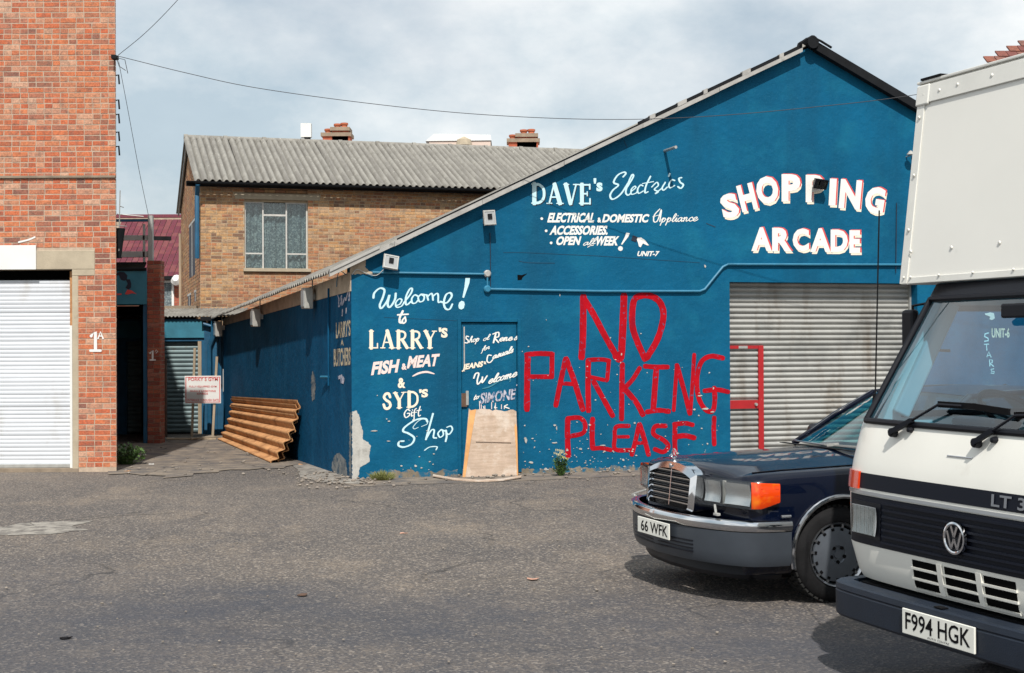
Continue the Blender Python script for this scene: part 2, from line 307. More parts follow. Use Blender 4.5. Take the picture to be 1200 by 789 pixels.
# ------------------------------------------------------------------ pixel ray onto a plane of the place (used to set out positions on walls)
def ray(u, v):
    d = CAM_M.to_3x3() @ Vector(((u-600)/FPX, (394.5-v)/FPX, -1)); return d
def hit(u, v, P, n):
    d = ray(u, v); c = Vector((0, 0, CAM_H)); t = (Vector(P)-c).dot(n)/d.dot(n); return c+d*t
class Plane:                            # a vertical wall plane: origin, direction; local x along it, y inwards, z up
    def __init__(s, o, ang): s.o = Vector(o); s.a = ang; s.x = Vector((cos(ang), sin(ang), 0)); s.n = Vector((sin(ang), -cos(ang), 0))
    def uv(s, u, v): q = hit(u, v, s.o, s.n)-s.o; return q.dot(s.x), q.z
    def P(s, u, v, out=0): x, z = s.uv(u, v); return Vector((x, -out, z))

# ------------------------------------------------------------------ lettering: brush strokes and solid type, laid on a wall plane
def ribbon(mb, pts, w, fn, k, contrast=0, smooth=True, taper=0):
    """pts in photo pixels, width in pixels; fn(u, v, out) -> local point"""
    P = catmull([(p[0], p[1]) for p in pts], 6) if smooth and len(pts) > 2 else [Vector((p[0], p[1])) for p in pts]
    n = len(P); Lr = []
    for i, p in enumerate(P):
        d = P[min(i+1, n-1)]-P[max(i-1, 0)]
        if d.length < 1e-6: d = Vector((1, 0))
        d.normalize(); nn = Vector((-d.y, d.x))
        ww = w*(1-contrast+contrast*abs(d.y*.85+d.x*.35))
        if taper: ww *= 1-taper*abs(2*i/(n-1)-1)**3
        ww *= random.uniform(.95, 1.05)
        Lr.append((p+nn*ww/2, p-nn*ww/2, d, ww))
    # round-ish ends
    a = Lr[0]; b = Lr[-1]; rows = []
    c0 = (a[0]+a[1])/2-a[2]*a[3]*.4; h0 = (a[0]-a[1])*.32; c1 = (b[0]+b[1])/2+b[2]*b[3]*.4; h1 = (b[0]-b[1])*.32
    seq = [(c0+h0, c0-h0)]+[(x[0], x[1]) for x in Lr]+[(c1+h1, c1-h1)]
    for i, (x, y) in enumerate(seq):
        o = .003+(k % 6)*.0003+i*.00002
        rows.append((fn(x.x, x.y, o), fn(y.x, y.y, o)))
    mb.grid(rows)
def strokes(name, lst, mtl, parent, fn, label=None, contrast=0, smooth=True, taper=0, layer=0):
    mb = MB()
    for k, (pts, w_) in enumerate(lst): ribbon(mb, pts, w_, fn, k+layer, contrast, smooth, taper)
    o = mb.build(name, mtl, parent, recalc=False)
    if label: o['label'] = label
    return o
_cache = {}
def type_mesh(txt, bold=.0, sp=1.0):
    key = (txt, bold, sp)
    if key in _cache: return _cache[key]
    c = bpy.data.curves.new('t', 'FONT'); c.body = txt; c.offset = bold; c.resolution_u = 3; c.space_character = sp
    o = bpy.data.objects.new('t', c); C.objects.link(o)
    dg = bpy.context.evaluated_depsgraph_get(); me = bpy.data.meshes.new_from_object(o.evaluated_get(dg))
    vs = [(v.co.x, v.co.y) for v in me.vertices]; fs = [tuple(p.vertices) for p in me.polygons]
    bpy.data.objects.remove(o); bpy.data.curves.remove(c); bpy.data.meshes.remove(me)
    x0 = min(v[0] for v in vs); x1 = max(v[0] for v in vs); y0 = min(v[1] for v in vs); y1 = max(v[1] for v in vs)
    r = ([((v[0]-x0)/(x1-x0), (v[1]-y0)/(y1-y0)) for v in vs], fs); _cache[key] = r; return r
def typ(mb, txt, box, fn, bold=.02, shear=0, rot=0, rise=0, out=.004, sp=1.0):
    """solid type fitted into a pixel box (u0, v0 top, u1, v1 bottom); shear and rise in pixels, rot in degrees"""
    vs, fs = type_mesh(txt, bold, sp); u0, v0, u1, v1 = box; cx = (u0+u1)/2; cy = (v0+v1)/2; c = cos(R(rot)); s_ = sin(R(rot))
    o = []
    for x, y in vs:
        px = (x-.5)*(u1-u0)+shear*(y-.5); py = -(y-.5)*(v1-v0)-rise*(x-.5)
        o.append(fn(cx+px*c+py*s_, cy-px*s_+py*c, out))
    mb.add(o, fs); return mb
def words(name, items, mtl, parent, fn, label=None, **kw):
    mb = MB()
    for it in items:
        k2 = dict(kw); 
        if len(it) > 2: k2.update(it[2])
        typ(mb, it[0], it[1], fn, **k2)
    o = mb.build(name, mtl, parent, recalc=False)
    if label: o['label'] = label
    return o
SER = {  # bold serif capitals: strokes in a unit box (x right, y up), widths relative to the height
 'L': (.8, [([(.22, .02), (.22, .98)], .2), ([(.05, .035), (.78, .035)], .07), ([(.05, .965), (.42, .965)], .06), ([(.76, .03), (.76, .28)], .07)]),
 'A': (1.0, [([(.46, .98), (.8, .03)], .2), ([(.44, .98), (.14, .03)], .08), ([(.22, .34), (.68, .34)], .07), ([(.0, .035), (.3, .035)], .06), ([(.6, .035), (1.0, .035)], .06)]),
 'R': (.95, [([(.22, .02), (.22, .98)], .2), ([(.2, .94), (.5, .95), (.7, .85), (.7, .65), (.5, .5), (.22, .5)], .11), ([(.48, .5), (.85, .04)], .18), ([(.05, .965), (.4, .965)], .06), ([(.05, .035), (.4, .035)], .06), ([(.74, .035), (1, .035)], .06)]),
 'Y': (.9, [([(.15, .97), (.47, .48)], .19), ([(.85, .97), (.5, .48)], .08), ([(.48, .55), (.48, .03)], .2), ([(.0, .965), (.34, .965)], .06), ([(.66, .965), (1, .965)], .06), ([(.3, .035), (.68, .035)], .06)]),
 'S': (.75, [([(.74, .72), (.6, .94), (.32, .94), (.16, .75), (.36, .56), (.66, .42), (.76, .2), (.55, .04), (.26, .07), (.12, .3)], .16)]),
 'D': (.95, [([(.22, .02), (.22, .98)], .2), ([(.2, .95), (.55, .93), (.82, .7), (.82, .3), (.55, .07), (.2, .05)], .13), ([(.05, .965), (.3, .965)], .06), ([(.05, .035), (.3, .035)], .06)]),
 'V': (.9, [([(.14, .97), (.46, .03)], .2), ([(.84, .97), (.52, .03)], .08), ([(.0, .965), (.34, .965)], .06), ([(.66, .965), (1, .965)], .06)]),
 'E': (.85, [([(.22, .02), (.22, .98)], .2), ([(.05, .955), (.78, .955)], .08), ([(.2, .52), (.6, .52)], .08), ([(.05, .045), (.8, .045)], .08), ([(.78, .75), (.78, .98)], .08), ([(.8, .02), (.8, .28)], .08), ([(.6, .42), (.6, .62)], .06)]),
}
def serif(word, u0, u1, vt, vb, rise=0, shear=0):
    tot = sum(SER[c][0] for c in word); k = (u1-u0)/tot; x = u0; o = []; h = vb-vt
    for c in word:
        w_, st = SER[c]
        for pts, wt in st:
            q = []
            for a, b in pts:
                uu = x+a*w_*k*.97; q.append((uu+shear*b, vb-b*h-rise*(uu-u0)/(u1-u0)))
            o.append((q, wt*h))
        x += w_*k
    return o
LOW = {  # brush script: x-height 1
 'a': (1.0, [[(.72, .8), (.45, 1), (.12, .7), (.06, .25), (.3, 0), (.6, .35), (.76, .95), (.7, .3), (.85, .02), (1.05, .25)]]),
 'c': (.8, [[(.68, .72), (.5, 1), (.15, .75), (.05, .3), (.3, 0), (.6, .1), (.85, .4)]]),
 'd': (1.0, [[(.72, .8), (.45, 1), (.12, .7), (.06, .25), (.3, 0), (.6, .35), (.9, 2)], [(.9, 2), (.7, .3), (.85, .02), (1.05, .25)]]),
 'e': (.85, [[(.08, .38), (.5, .52), (.66, .82), (.45, 1), (.12, .7), (.06, .25), (.33, 0), (.65, .12), (.9, .45)]]),
 'f': (.7, [[(.05, .4), (.5, 1.2), (.75, 1.85), (.55, 2), (.38, 1.5), (.28, .4), (.15, -.6), (.0, -.8)], [(.05, .95), (.75, 1.05)]]),
 'g': (.95, [[(.72, .8), (.45, 1), (.12, .7), (.08, .25), (.35, .05), (.65, .4), (.76, .95), (.65, -.3), (.4, -.85), (.15, -.6), (.6, 0), (1.0, .3)]]),
 'h': (1.0, [[(.05, .3), (.5, 1.4), (.5, 1.95), (.3, 1.9), (.18, 1), (.1, 0)], [(.12, .4), (.4, .95), (.62, .85), (.6, .3), (.75, 0), (1, .25)]]),
 'i': (.55, [[(.05, .35), (.28, .98), (.24, .3), (.38, .02), (.6, .28)], [(.36, 1.45), (.4, 1.52)]]),
 'l': (.55, [[(.0, .3), (.45, 1.2), (.55, 1.85), (.35, 2), (.2, 1.3), (.15, .4), (.3, .02), (.6, .25)]]),
 'm': (1.5, [[(.05, .7), (.2, 1), (.22, .5), (.15, 0)], [(.2, .5), (.45, .98), (.6, .85), (.55, 0)], [(.6, .5), (.9, .98), (1.05, .85), (1.0, .25), (1.15, .02), (1.45, .3)]]),
 'n': (1.1, [[(.05, .7), (.2, 1), (.22, .5), (.15, 0)], [(.2, .5), (.45, .98), (.65, .85), (.6, .25), (.75, .02), (1.05, .3)]]),
 'o': (.85, [[(.45, 1), (.12, .75), (.08, .25), (.35, 0), (.65, .25), (.65, .75), (.45, 1), (.6, .85), (.9, .9)]]),
 'p': (1.0, [[(.05, .5), (.3, 1.1), (.22, .2), (.1, -.8)], [(.2, .5), (.5, 1), (.75, .75), (.65, .2), (.4, 0), (.22, .15)]]),
 'r': (.7, [[(.05, .4), (.25, 1.1), (.4, .9), (.62, .9), (.5, .3), (.6, .02), (.8, .2)]]),
 's': (.7, [[(.05, .2), (.45, 1.1), (.5, .6), (.6, .2), (.35, 0), (.1, .12)]]),
 't': (.65, [[(.35, 1.8), (.2, .6), (.25, .05), (.4, .02), (.65, .3)], [(.05, 1.1), (.6, 1.2)]]),
 'u': (1.0, [[(.05, .6), (.2, 1), (.14, .3), (.35, 0), (.6, .35), (.72, 1)], [(.72, 1), (.66, .3), (.8, .02), (1.02, .28)]]),
 'v': (.9, [[(.05, .7), (.2, 1), (.25, .2), (.35, 0), (.65, .5), (.6, .95), (.9, .9)]]),
}
def script(word, u0, u1, v0, v1, xh, wd, slant=.3):
    tot = sum(LOW[c][0] for c in word); k = (u1-u0)/tot; x = u0; o = []
    for c in word:
        w_, st = LOW[c]
        for pts in st:
            q = []
            for a, b in pts:
                uu = x+a*k; q.append((uu+slant*b*xh, v0+(v1-v0)*(uu-u0)/(u1-u0)-b*xh))
            o.append((q, wd))
        x += w_*k
    return o

# ------------------------------------------------------------------ masonry: courses of single bricks
BRK = []
def brick_meshes():
    for i in range(6):
        j = lambda a: a+random.uniform(-.02, .02)
        e = .035
        vs = [(j(0), 1, 0), (j(1), 1, 0), (j(1), 1, 1), (j(0), 1, 1), (0, 0, 0), (1, 0, 0), (1, 0, 1), (0, 0, 1)]
        vs = [(0, 1, 0), (1, 1, 0), (1, 1, 1), (0, 1, 1), (j(0), .12, j(0)), (1+random.uniform(-.02, .02), .12, j(0)), (1+random.uniform(-.02, .02), .12, 1), (j(0), .12, 1),
              (.02, 0, .06), (.98, 0, .06), (.98, 0, .94), (.02, 0, .94)]
        fs = [(0, 1, 5, 4), (1, 2, 6, 5), (2, 3, 7, 6), (3, 0, 4, 7), (4, 5, 9, 8), (5, 6, 10, 9), (6, 7, 11, 10), (7, 4, 8, 11), (8, 9, 10, 11)]
        BRK.append((vs, fs))
brick_meshes()
def brick_face(parent, solid, z0, z1, mat1, mats, nparts=0, prefer=None, off=(0, 0), course=.075, ang=0, mode='mix', proud=.006, depth=.05, xf=None, rough=.003):
    """solid(z) -> list of (x0, x1) intervals of wall at height z; face at local y=0, bricks stand `proud` out of it.
    xf maps (x, y, z) to the parent's frame (rotation by ang about z then off)"""
    items = []; n = int((z1-z0)/course+1e-6)
    for i in range(n):
        z = z0+i*course; pat = random.random()
        for (a, b) in solid(z+course/2):
            x = a-(.11 if i % 2 else 0)*random.uniform(.9, 1.1)
            seq = 0
            while x < b-.02:
                if mode == 'stretch': ln = .225
                else:
                    if pat < .42: ln = .225 if random.random() < .93 else .1125
                    elif pat < .62: ln = .1125
                    else: ln = (.225, .1125)[seq % 2] if random.random() < .75 else random.choice((.225, .1125))
                seq += 1
                xa = max(x, a); xb = min(x+ln, b)
                if xb-xa > .035: items.append((xa+.004, xb-.004, z+.005, z+course-.004))
                x += ln
    single = []
    if nparts:
        cand = [q for q in items if q[1]-q[0] > .18 and (prefer is None or prefer(q))]
        single = cand[:nparts]
        if len(single) < nparts:
            rest = [q for q in items if q[1]-q[0] <= .18 and (prefer is None or prefer(q))]; single += rest[:nparts-len(single)]
    sset = set(single)
    meshes = []
    if single:
        for vs, fs in BRK:
            me = bpy.data.meshes.new('brick'); me.from_pydata(vs, [], fs)
            bm = bmesh.new(); bm.from_mesh(me); bmesh.ops.recalc_face_normals(bm, faces=bm.faces)
            # open shell: make sure the front faces outwards
            bm.faces.ensure_lookup_table()
            if bm.faces[8].normal.y > 0: bmesh.ops.reverse_faces(bm, faces=bm.faces)
            bm.to_mesh(me); bm.free(); me.materials.append(mat1); meshes.append(me)
    rot = Matrix.Rotation(ang, 4, 'Z'); T = Matrix.Translation((off[0], off[1], 0)) @ rot
    mb = MB()
    for q in items:
        p = proud+random.uniform(-rough, rough); sx = q[1]-q[0]; sz = q[3]-q[2]
        if q in sset:
            o = link('brick', random.choice(meshes), parent)
            o.location = T @ Vector((q[0], -p, q[2])); o.scale = (sx, depth, sz); o.rotation_euler = (0, 0, ang)
        else:
            vs, fs = random.choice(BRK)
            mb.add([T @ Vector((q[0]+v[0]*sx, -p+v[1]*depth, q[2]+v[2]*sz)) for v in vs], fs)
    if mb.v: o = mb.build('brickwork', mats, parent, recalc=False); o['kind'] = 'stuff'
    return len(items)
def corrugated(mb, W, Ln, pitch=.146, amp=.024, T=Matrix(), seg=6, th=.008, rows=2, wob=0, valley=False):
    hf = (lambda x: amp*(2*abs(sin(pi*x/pitch))**.8-1)) if valley else (lambda x: amp*sin(2*pi*x/pitch))
    """sheet in local xy: corrugations run along y, width W along x"""
    n = int(W/pitch*seg); R1 = []
    for r_ in range(rows+1):
        y = Ln*r_/rows; R1.append([T @ Vector((W*i/n, y, hf(W*i/n)+wob*random.uniform(-1, 1))) for i in range(n+1)])
    dn = (T.to_3x3() @ Vector((0, 0, -1))).normalized()*th
    R2 = [[p+dn for p in r_] for r_ in R1]
    mb.grid(R1); mb.grid([list(reversed(r_)) for r_ in R2])
    for A, B in ((R1[0], R2[0]), (R1[-1], R2[-1])): mb.grid([A, B])
    mb.grid([[r_[0] for r_ in R1], [r_[0] for r_ in R2]]); mb.grid([[r_[-1] for r_ in R1], [r_[-1] for r_ in R2]])
    return mb
def slats(parent, x0, x1, z0, z1, pitch, y, mtl, depth=.018, name='slat'):
    n = int(round((z1-z0)/pitch)); p = (z1-z0)/n
    prof = [(0, 0), (-.35, .12), (-.9, .3), (-1, .55), (-.8, .78), (-.2, .93), (0, 1.0)]
    mb = MB(); mb.grid([[(x, a*depth, b*p) for a, b in prof] for x in (0, x1-x0)]); me = mb.mesh(name, mtl, smooth=50)
    for i in range(n):
        o = link(name, me, parent); o.location = (x0, y+random.uniform(-.0015, .0015), z0+i*p); o.rotation_euler = (random.uniform(-.05, .05), 0, random.uniform(-.0012, .0012))

# ================================================================== ground
def ground_mat():
    m = bpy.data.materials.new('old asphalt'); m.use_nodes = True; nt = m.node_tree; N = nt.nodes; L = nt.links
    b = N['Principled BSDF']; b.inputs['Roughness'].default_value = .9; b.inputs['Specular IOR Level'].default_value = .3
    tc = N.new('ShaderNodeTexCoord')
    def noise(s, d=5, r=.6, st=None):
        n = N.new('ShaderNodeTexNoise'); n.inputs['Scale'].default_value = s; n.inputs['Detail'].default_value = d; n.inputs['Roughness'].default_value = r
        if st:
            mp = N.new('ShaderNodeMapping'); mp.inputs['Scale'].default_value = st; L.new(tc.outputs['Object'], mp.inputs[0]); L.new(mp.outputs[0], n.inputs[0])
        else: L.new(tc.outputs['Object'], n.inputs[0])
        return n.outputs['Fac']
    def mr(f, a, b_, c=0, d=1):
        r = N.new('ShaderNodeMapRange'); r.inputs[1].default_value = a; r.inputs[2].default_value = b_; r.inputs[3].default_value = c; r.inputs[4].default_value = d; L.new(f, r.inputs[0]); return r.outputs[0]
    def mix(f, a, c, bl='MIX'):
        x = N.new('ShaderNodeMix'); x.data_type = 'RGBA'; x.blend_type = bl; L.new(f, x.inputs['Factor']) if not isinstance(f, float) else setattr(x.inputs['Factor'], 'default_value', f)
        for s, q in ((6, a), (7, c)):
            if isinstance(q, tuple): x.inputs[s].default_value = (*q, 1)
            else: L.new(q, x.inputs[s])
        return x.outputs[2]
    c = mix(mr(noise(.35, 7, .6), .35, .65), (.105, .092, .082), (.175, .146, .120))
    c = mix(mr(noise(.9, 9, .7, (1, .55, 1)), .50, .72), c, (.27, .215, .16))          # dusty worn areas
    c = mix(mr(noise(1.6, 8, .65, (1, .6, 1)), .60, .74), c, (.08, .076, .078))        # tarry areas
    v = N.new('ShaderNodeTexVoronoi'); v.inputs['Scale'].default_value = 62; L.new(tc.outputs['Object'], v.inputs['Vector'])
    sp = N.new('ShaderNodeSeparateColor'); L.new(v.outputs['Color'], sp.inputs[0])
    c = mix(mr(sp.outputs[0], .0, 1, .0, .8), c, (.055, .056, .063))
    c = mix(mr(sp.outputs[1], .76, 1, 0, .8), c, (.36, .31, .26))                        # pale aggregate
    c = mix(mr(noise(14, 8, .75), .54, .70, 0, .7), c, (.05, .05, .056))
    c = mix(mr(noise(8, 8, .75), .56, .72, 0, .5), c, (.28, .23, .18))
    vc = N.new('ShaderNodeTexVoronoi'); vc.feature = 'DISTANCE_TO_EDGE'; vc.inputs['Scale'].default_value = .42
    wn = N.new('ShaderNodeTexNoise'); wn.inputs['Scale'].default_value = 1.1; wn.inputs['Detail'].default_value = 8; L.new(tc.outputs['Object'], wn.inputs[0])
    wm = N.new('ShaderNodeMix'); wm.data_type = 'RGBA'; wm.inputs['Factor'].default_value = .32; L.new(tc.outputs['Object'], wm.inputs[6]); L.new(wn.outputs['Color'], wm.inputs[7]); 
    wa = N.new('ShaderNodeVectorMath'); wa.operation = 'MULTIPLY_ADD'; wa.inputs[1].default_value = (1.6, 1.6, 0); L.new(wn.outputs['Color'], wa.inputs[0]); L.new(tc.outputs['Object'], wa.inputs[2]); L.new(wa.outputs[0], vc.inputs['Vector'])
    ck = N.new('ShaderNodeMath'); ck.operation = 'MULTIPLY'; L.new(mr(vc.outputs['Distance'], .012, .0, 0, 1), ck.inputs[0]); L.new(mr(noise(.6, 4), .48, .6, 0, .8), ck.inputs[1])
    c = mix(ck.outputs[0], c, (.035, .033, .032))
    # a large soft shade over the front of the yard, painted into the asphalt colour
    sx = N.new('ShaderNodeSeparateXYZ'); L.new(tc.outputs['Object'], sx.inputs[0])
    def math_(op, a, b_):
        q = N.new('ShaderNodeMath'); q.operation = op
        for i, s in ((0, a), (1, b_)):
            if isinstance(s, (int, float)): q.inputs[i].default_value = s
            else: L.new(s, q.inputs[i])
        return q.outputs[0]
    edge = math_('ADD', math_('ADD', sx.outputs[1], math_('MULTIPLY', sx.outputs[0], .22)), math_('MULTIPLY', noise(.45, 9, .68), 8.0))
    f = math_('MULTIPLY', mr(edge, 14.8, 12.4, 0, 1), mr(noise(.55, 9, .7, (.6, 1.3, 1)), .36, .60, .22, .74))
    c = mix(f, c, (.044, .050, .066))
    L.new(c, b.inputs['Base Color'])
    h = math_('ADD', math_('MULTIPLY', v.outputs['Distance'], 1.0), math_('MULTIPLY', noise(30, 5), 1.0))
    bp = N.new('ShaderNodeBump'); bp.inputs['Strength'].default_value = .9; bp.inputs['Distance'].default_value = .008; L.new(h, bp.inputs['Height'])
    bp2 = N.new('ShaderNodeBump'); bp2.inputs['Strength'].default_value = .5; bp2.inputs['Distance'].default_value = .12; L.new(noise(.8, 5), bp2.inputs['Height']); L.new(bp2.outputs[0], bp.inputs['Normal'])
    L.new(bp.outputs[0], b.inputs['Normal']); return m
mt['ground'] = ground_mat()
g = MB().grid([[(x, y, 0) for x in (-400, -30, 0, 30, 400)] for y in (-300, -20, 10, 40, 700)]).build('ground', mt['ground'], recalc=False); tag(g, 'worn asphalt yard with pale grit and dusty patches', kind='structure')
for p in g.data.polygons:
    if p.normal.z < 0: g.data.flip_normals(); break
GP = lambda u, v, z=0: (lambda d, c: c+d*((z-c.z)/d.z))(ray(u, v), Vector((0, 0, CAM_H)))
def blob(pts, z, jit=.03, sub=5):
    o = []; n = len(pts)
    for i in range(n):
        a = Vector(pts[i]); b = Vector(pts[(i+1) % n])
        for k in range(sub):
            p = a.lerp(b, k/sub); o.append((p.x+random.uniform(-jit, jit), p.y+random.uniform(-jit, jit), z))
    return o
def sheet(name, pts, z, mtl, label, jit=.03):
    P = blob([GP(u, v) for u, v in pts], z, jit); c = sum((Vector(p) for p in P), Vector())/len(P)
    mb = MB(); n = len(P); mb.add([c]+P, [(0, 1+i, 1+(i+1) % n) for i in range(n)])
    o = mb.build(name, mtl, recalc=False)
    if o.data.polygons[0].normal.z < 0: o.data.flip_normals()
    return tag(o, label, kind='structure')
mt['cem'] = M_('thin cement spill', (.27, .25, .22), .95, var=.2, vscale=5, cols=[((.11, .10, .09), 7, .44, .62, 9)], bump=.4)
mt['dust'] = M_('dusty dirt', (.20, .165, .13), .95, var=.3, vscale=4, cols=[((.10, .09, .085), 3, .42, .62, 9), ((.33, .27, .2), 14, .62, .74)], bump=.8, bscale=30)
sheet('cement_patch', [(-20, 622), (20, 614), (60, 611), (104, 611), (88, 617), (100, 622), (60, 626), (20, 627), (-20, 628)], .004, mt['cem'], 'pale cement spill on the asphalt at left', .05)
sheet('dirt_strip', [(398, 566), (420, 571), (520, 567), (612, 564), (760, 557), (860, 551), (860, 546), (700, 552), (560, 557), (412, 561)], .004, mt['dust'], 'dusty strip along the foot of the blue gable wall', .02)
sheet('rubble_apron', [(345, 545), (352, 560), (378, 566), (425, 568), (424, 562), (412, 560), (392, 553), (360, 540)], .007, mt['cem'], 'pale crumbled concrete at the corner of the blue building', .03)
sheet('alley_floor', [(136, 556), (205, 560), (280, 552), (345, 548), (360, 541), (262, 512), (232, 510), (188, 513), (150, 524)], .0105, mt['dust'], 'dirt floor of the alley between the buildings', .16)

# ================================================================== left brick building
LB = Plane((-5.54, 19.9, 0), 0)
lb = thing('brick_warehouse', 'tall red brick building with a white roller shutter at the left edge', 'building', LB.o)
fn = lambda u, v, o=0: LB.P(u, v, o)
X0 = -3.7
def hole_l(z):
    if z < 2.74: return [(X0, -3.2), (-.53, 0)]
    if z < 3.12: return [(X0, -3.3), (-.297, 0)]
    return [(X0, 0)]
brick_face(lb, hole_l, .06, 8.0, mt['brick_r'], mt['brick_rs'], 300, prefer=lambda q: q[0] > -1.62 and (q[2] < 2.6 or q[2] > 3.1), proud=.0035, rough=.0025)
mb = MB(); pr = lambda x, y, z: Vector((x, y, z))
sx_, sy_ = -2.06, 5.7
mb.prism([(X0, 0), (0, 0), (sx_, sy_), (X0, sy_)], pr, 2.8355, 8.0)
mb.prism([(-.53, 0), (0, 0), (sx_, sy_), (sx_-.3, sy_), (-.53, .6)], pr, -.02, 2.835)
mb.prism([(X0, 0), (-3.2, 0), (-3.2, .3), (X0, .3)], pr, -.02, 2.835)
mb.build('wall', mt['mortar'], lb)
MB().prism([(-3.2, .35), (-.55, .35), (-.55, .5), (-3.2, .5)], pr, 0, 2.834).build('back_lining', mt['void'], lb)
Ls = sqrt(sx_**2+sy_**2)
brick_face(lb, lambda z: [(0.01, Ls)], .06, 8.0, None, mt['brick_rs'], 0, ang=math.atan2(sy_, sx_), proud=.006)
MB().box(-3.72, .03, -.03, .02, 8.0, 8.1).box(-3.5, -.2, .02, 1.5, 8.0, 8.06).build('coping', mt['concrete'], lb, bevel=.01)
# lintel, jamb, fascia
MB().box(-3.2, -.297, -.012, .25, 2.835, 3.1).box(-.613, -.30, -.009, .2, 2.745, 2.834).build('lintel', mt['concrete'], lb, bevel=.006)
MB().box(-.613, -.53, -.006, .22, 0, 2.744).build('door_jamb', mt['concrete'], lb, bevel=.005)
a = LB.uv(-30, 288); b = LB.uv(43, 316)
MB().box(-3.25, b[0], -.035, -.013, b[1], a[1]).build('fascia_board', mt['white'], lb, bevel=.003)
MB().box(X0, .004, -.035, .0, 4.115, 4.145).build('string_course', mt['mortar_dk'], lb)
MB().box(-3.2, -.53, -.02, .2, -.02, .05).build('threshold', mt['mortar_dk'], lb)
sh = link('roller_shutter', None, lb)
slats(sh, -3.19, -.675, .10, 2.69, .057, .13, mt['white_slat'], .007)
MB().box(-3.19, -.68, .10, .14, .055, .10).build('bottom_rail', mt['galv'], sh)
MB().box(-.674, -.64, .08, .16, .05, 2.05).build('guide_rail', mt['white'], sh)
MB().box(-.671, -.635, .085, .15, 2.051, 2.81).build('guide_rail', mt['rust'], sh)
# painted number beside the shutter
strokes('painted_number', [([(107, 394), (112, 389), (112, 410)], 3.6), ([(106, 411), (118, 411)], 3), ([(115, 397), (118, 389), (121, 397)], 1.8), ([(116, 394), (120, 394)], 1.4)],
        mt['white'], lb, lambda u, v, o=0: LB.P(u, v, o+.008), 'white painted number one with a small A', smooth=False)
strokes('chalk_mark', [([(22, 284), (34, 281), (41, 278)], 2.0)], mt['white'], lb, lambda u, v, o=0: LB.P(u, v, o+.008), 'white smear of paint above the board')
for zz in (5.55, 5.2, 5.0, 4.75, 4.55):
    rod('iron_spike', [(-.02, .03, zz), (.04, .02, zz+.01), (.05, .02, zz-.12)], .012, mt['black'], lb, 6)
rod('aerial', [(.0, .15, 3.1), (.03, .12, 3.95)], .008, mt['galv'], lb, 6)
MB().tube([(-.02, .15, 3.62), (.36, .12, 3.58)], .007, 6).tube([(.05, .02, 3.72), (.05, .22, 3.72)], .006, 6).tube([(.0, .05, 3.45), (.1, .2, 3.45)], .006, 6).build('aerial_arm', mt['galv'], lb)
MB().lathe([(0, 0), (.05, 0), (.09, .3), (.11, .42), (0, .42)], 12, Matrix.Translation((-.03, .2, 3.0))).build('rainwater_hopper', mt['black'], lb, smooth=40)

# ================================================================== passage with brick pillar, teal board and timber rails
PS = Plane((-6.57, 25.6, 0), 0); px = lambda u, v: PS.uv(u, v)
ps = thing('covered_passage', 'dark covered passage under a teal painted board, between brick wall and pillar', 'passage', PS.o)
x0, _ = px(125, 400)
mb = MB(); mb.box(-1.9, -.78, 0, .2, 0, 2.6).box(-1.9, -1.7, .2, 4.0, 0, 2.6).box(-1.9, 0.0, 4.0, 4.2, 0, 2.6)
mb.build('wall', mt['mortar_dk'], ps)
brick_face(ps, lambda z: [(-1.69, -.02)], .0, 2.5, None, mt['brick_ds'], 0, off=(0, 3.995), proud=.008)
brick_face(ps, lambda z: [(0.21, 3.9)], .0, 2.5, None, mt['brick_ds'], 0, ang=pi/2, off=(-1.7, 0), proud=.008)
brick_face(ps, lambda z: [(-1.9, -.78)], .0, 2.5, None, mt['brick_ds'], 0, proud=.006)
pr3 = lambda x, y, z: Vector((x, y, z))
MB().prism([(-2.4, .02), (-.01, .02), (-1.2, 4.2), (-2.4, 4.2)], pr3, 3.245, 3.275).prism([(-2.4, .12), (-.02, .12), (-1.18, 4.19), (-2.4, 4.19)], pr3, 2.61, 2.68).prism([(-.08, .3), (-.02, .3), (-1.18, 4.19), (-1.25, 4.19)], pr3, 0, 2.6).build('roof', mt['black'], ps)
t = px(136, 357); t1 = px(172, 317)
MB().box(-1.9, t1[0]-.0, -.02, .02, t[1], t1[1]).build('teal_board', mt['teal'], ps, bevel=.004)
MB().box(-.075, -.005, .022, .1, 0, 2.56).build('door_post', mt['blue_wood'], ps)
MB().tube([(-1.9, -.03, t1[1]+.02), (0.0, -.03, t1[1]+.02)], .03, 8).build('corrugated_trim', mt['black'], ps)
pf = lambda u, v, o=0: PS.P(u, v, o+.021)
def rough_edge(pg):
    o = []
    for (a, b), (c, d) in zip(pg, pg[1:]+pg[:1]):
        n_ = max(1, int(sqrt((c-a)**2+(d-b)**2)/1.6))
        for i in range(n_): o.append((a+(c-a)*i/n_+random.uniform(-.55, .55), b+(d-b)*i/n_+random.uniform(-.55, .55)))
    return o
def poly_part(name, polys, mtl, parent, f, out=.003, label=None):
    mb = MB()
    for k, pg in enumerate(polys):
        P = [f(u, v, out+k*.0006) for u, v in (rough_edge(pg) if name == 'bare_plaster' else pg)]; mb.add(P, [tuple(range(len(P)))])
    o = mb.build(name, mtl, parent, recalc=False)
    if label: o['label'] = label
    return o
hs = lambda pts: [(120+x/6.575, 240+y/6.575) for x, y in pts]
poly_part('painted_figure', [hs([(105, 530), (135, 518), (170, 520), (195, 545), (190, 575), (170, 588), (145, 580), (130, 545), (108, 548)]), hs([(180, 575), (215, 575), (225, 610), (222, 640), (205, 655), (180, 640), (198, 610)])],
    mt['dark_letter'], ps, pf, label='dark hair of a painted figure on the teal board')
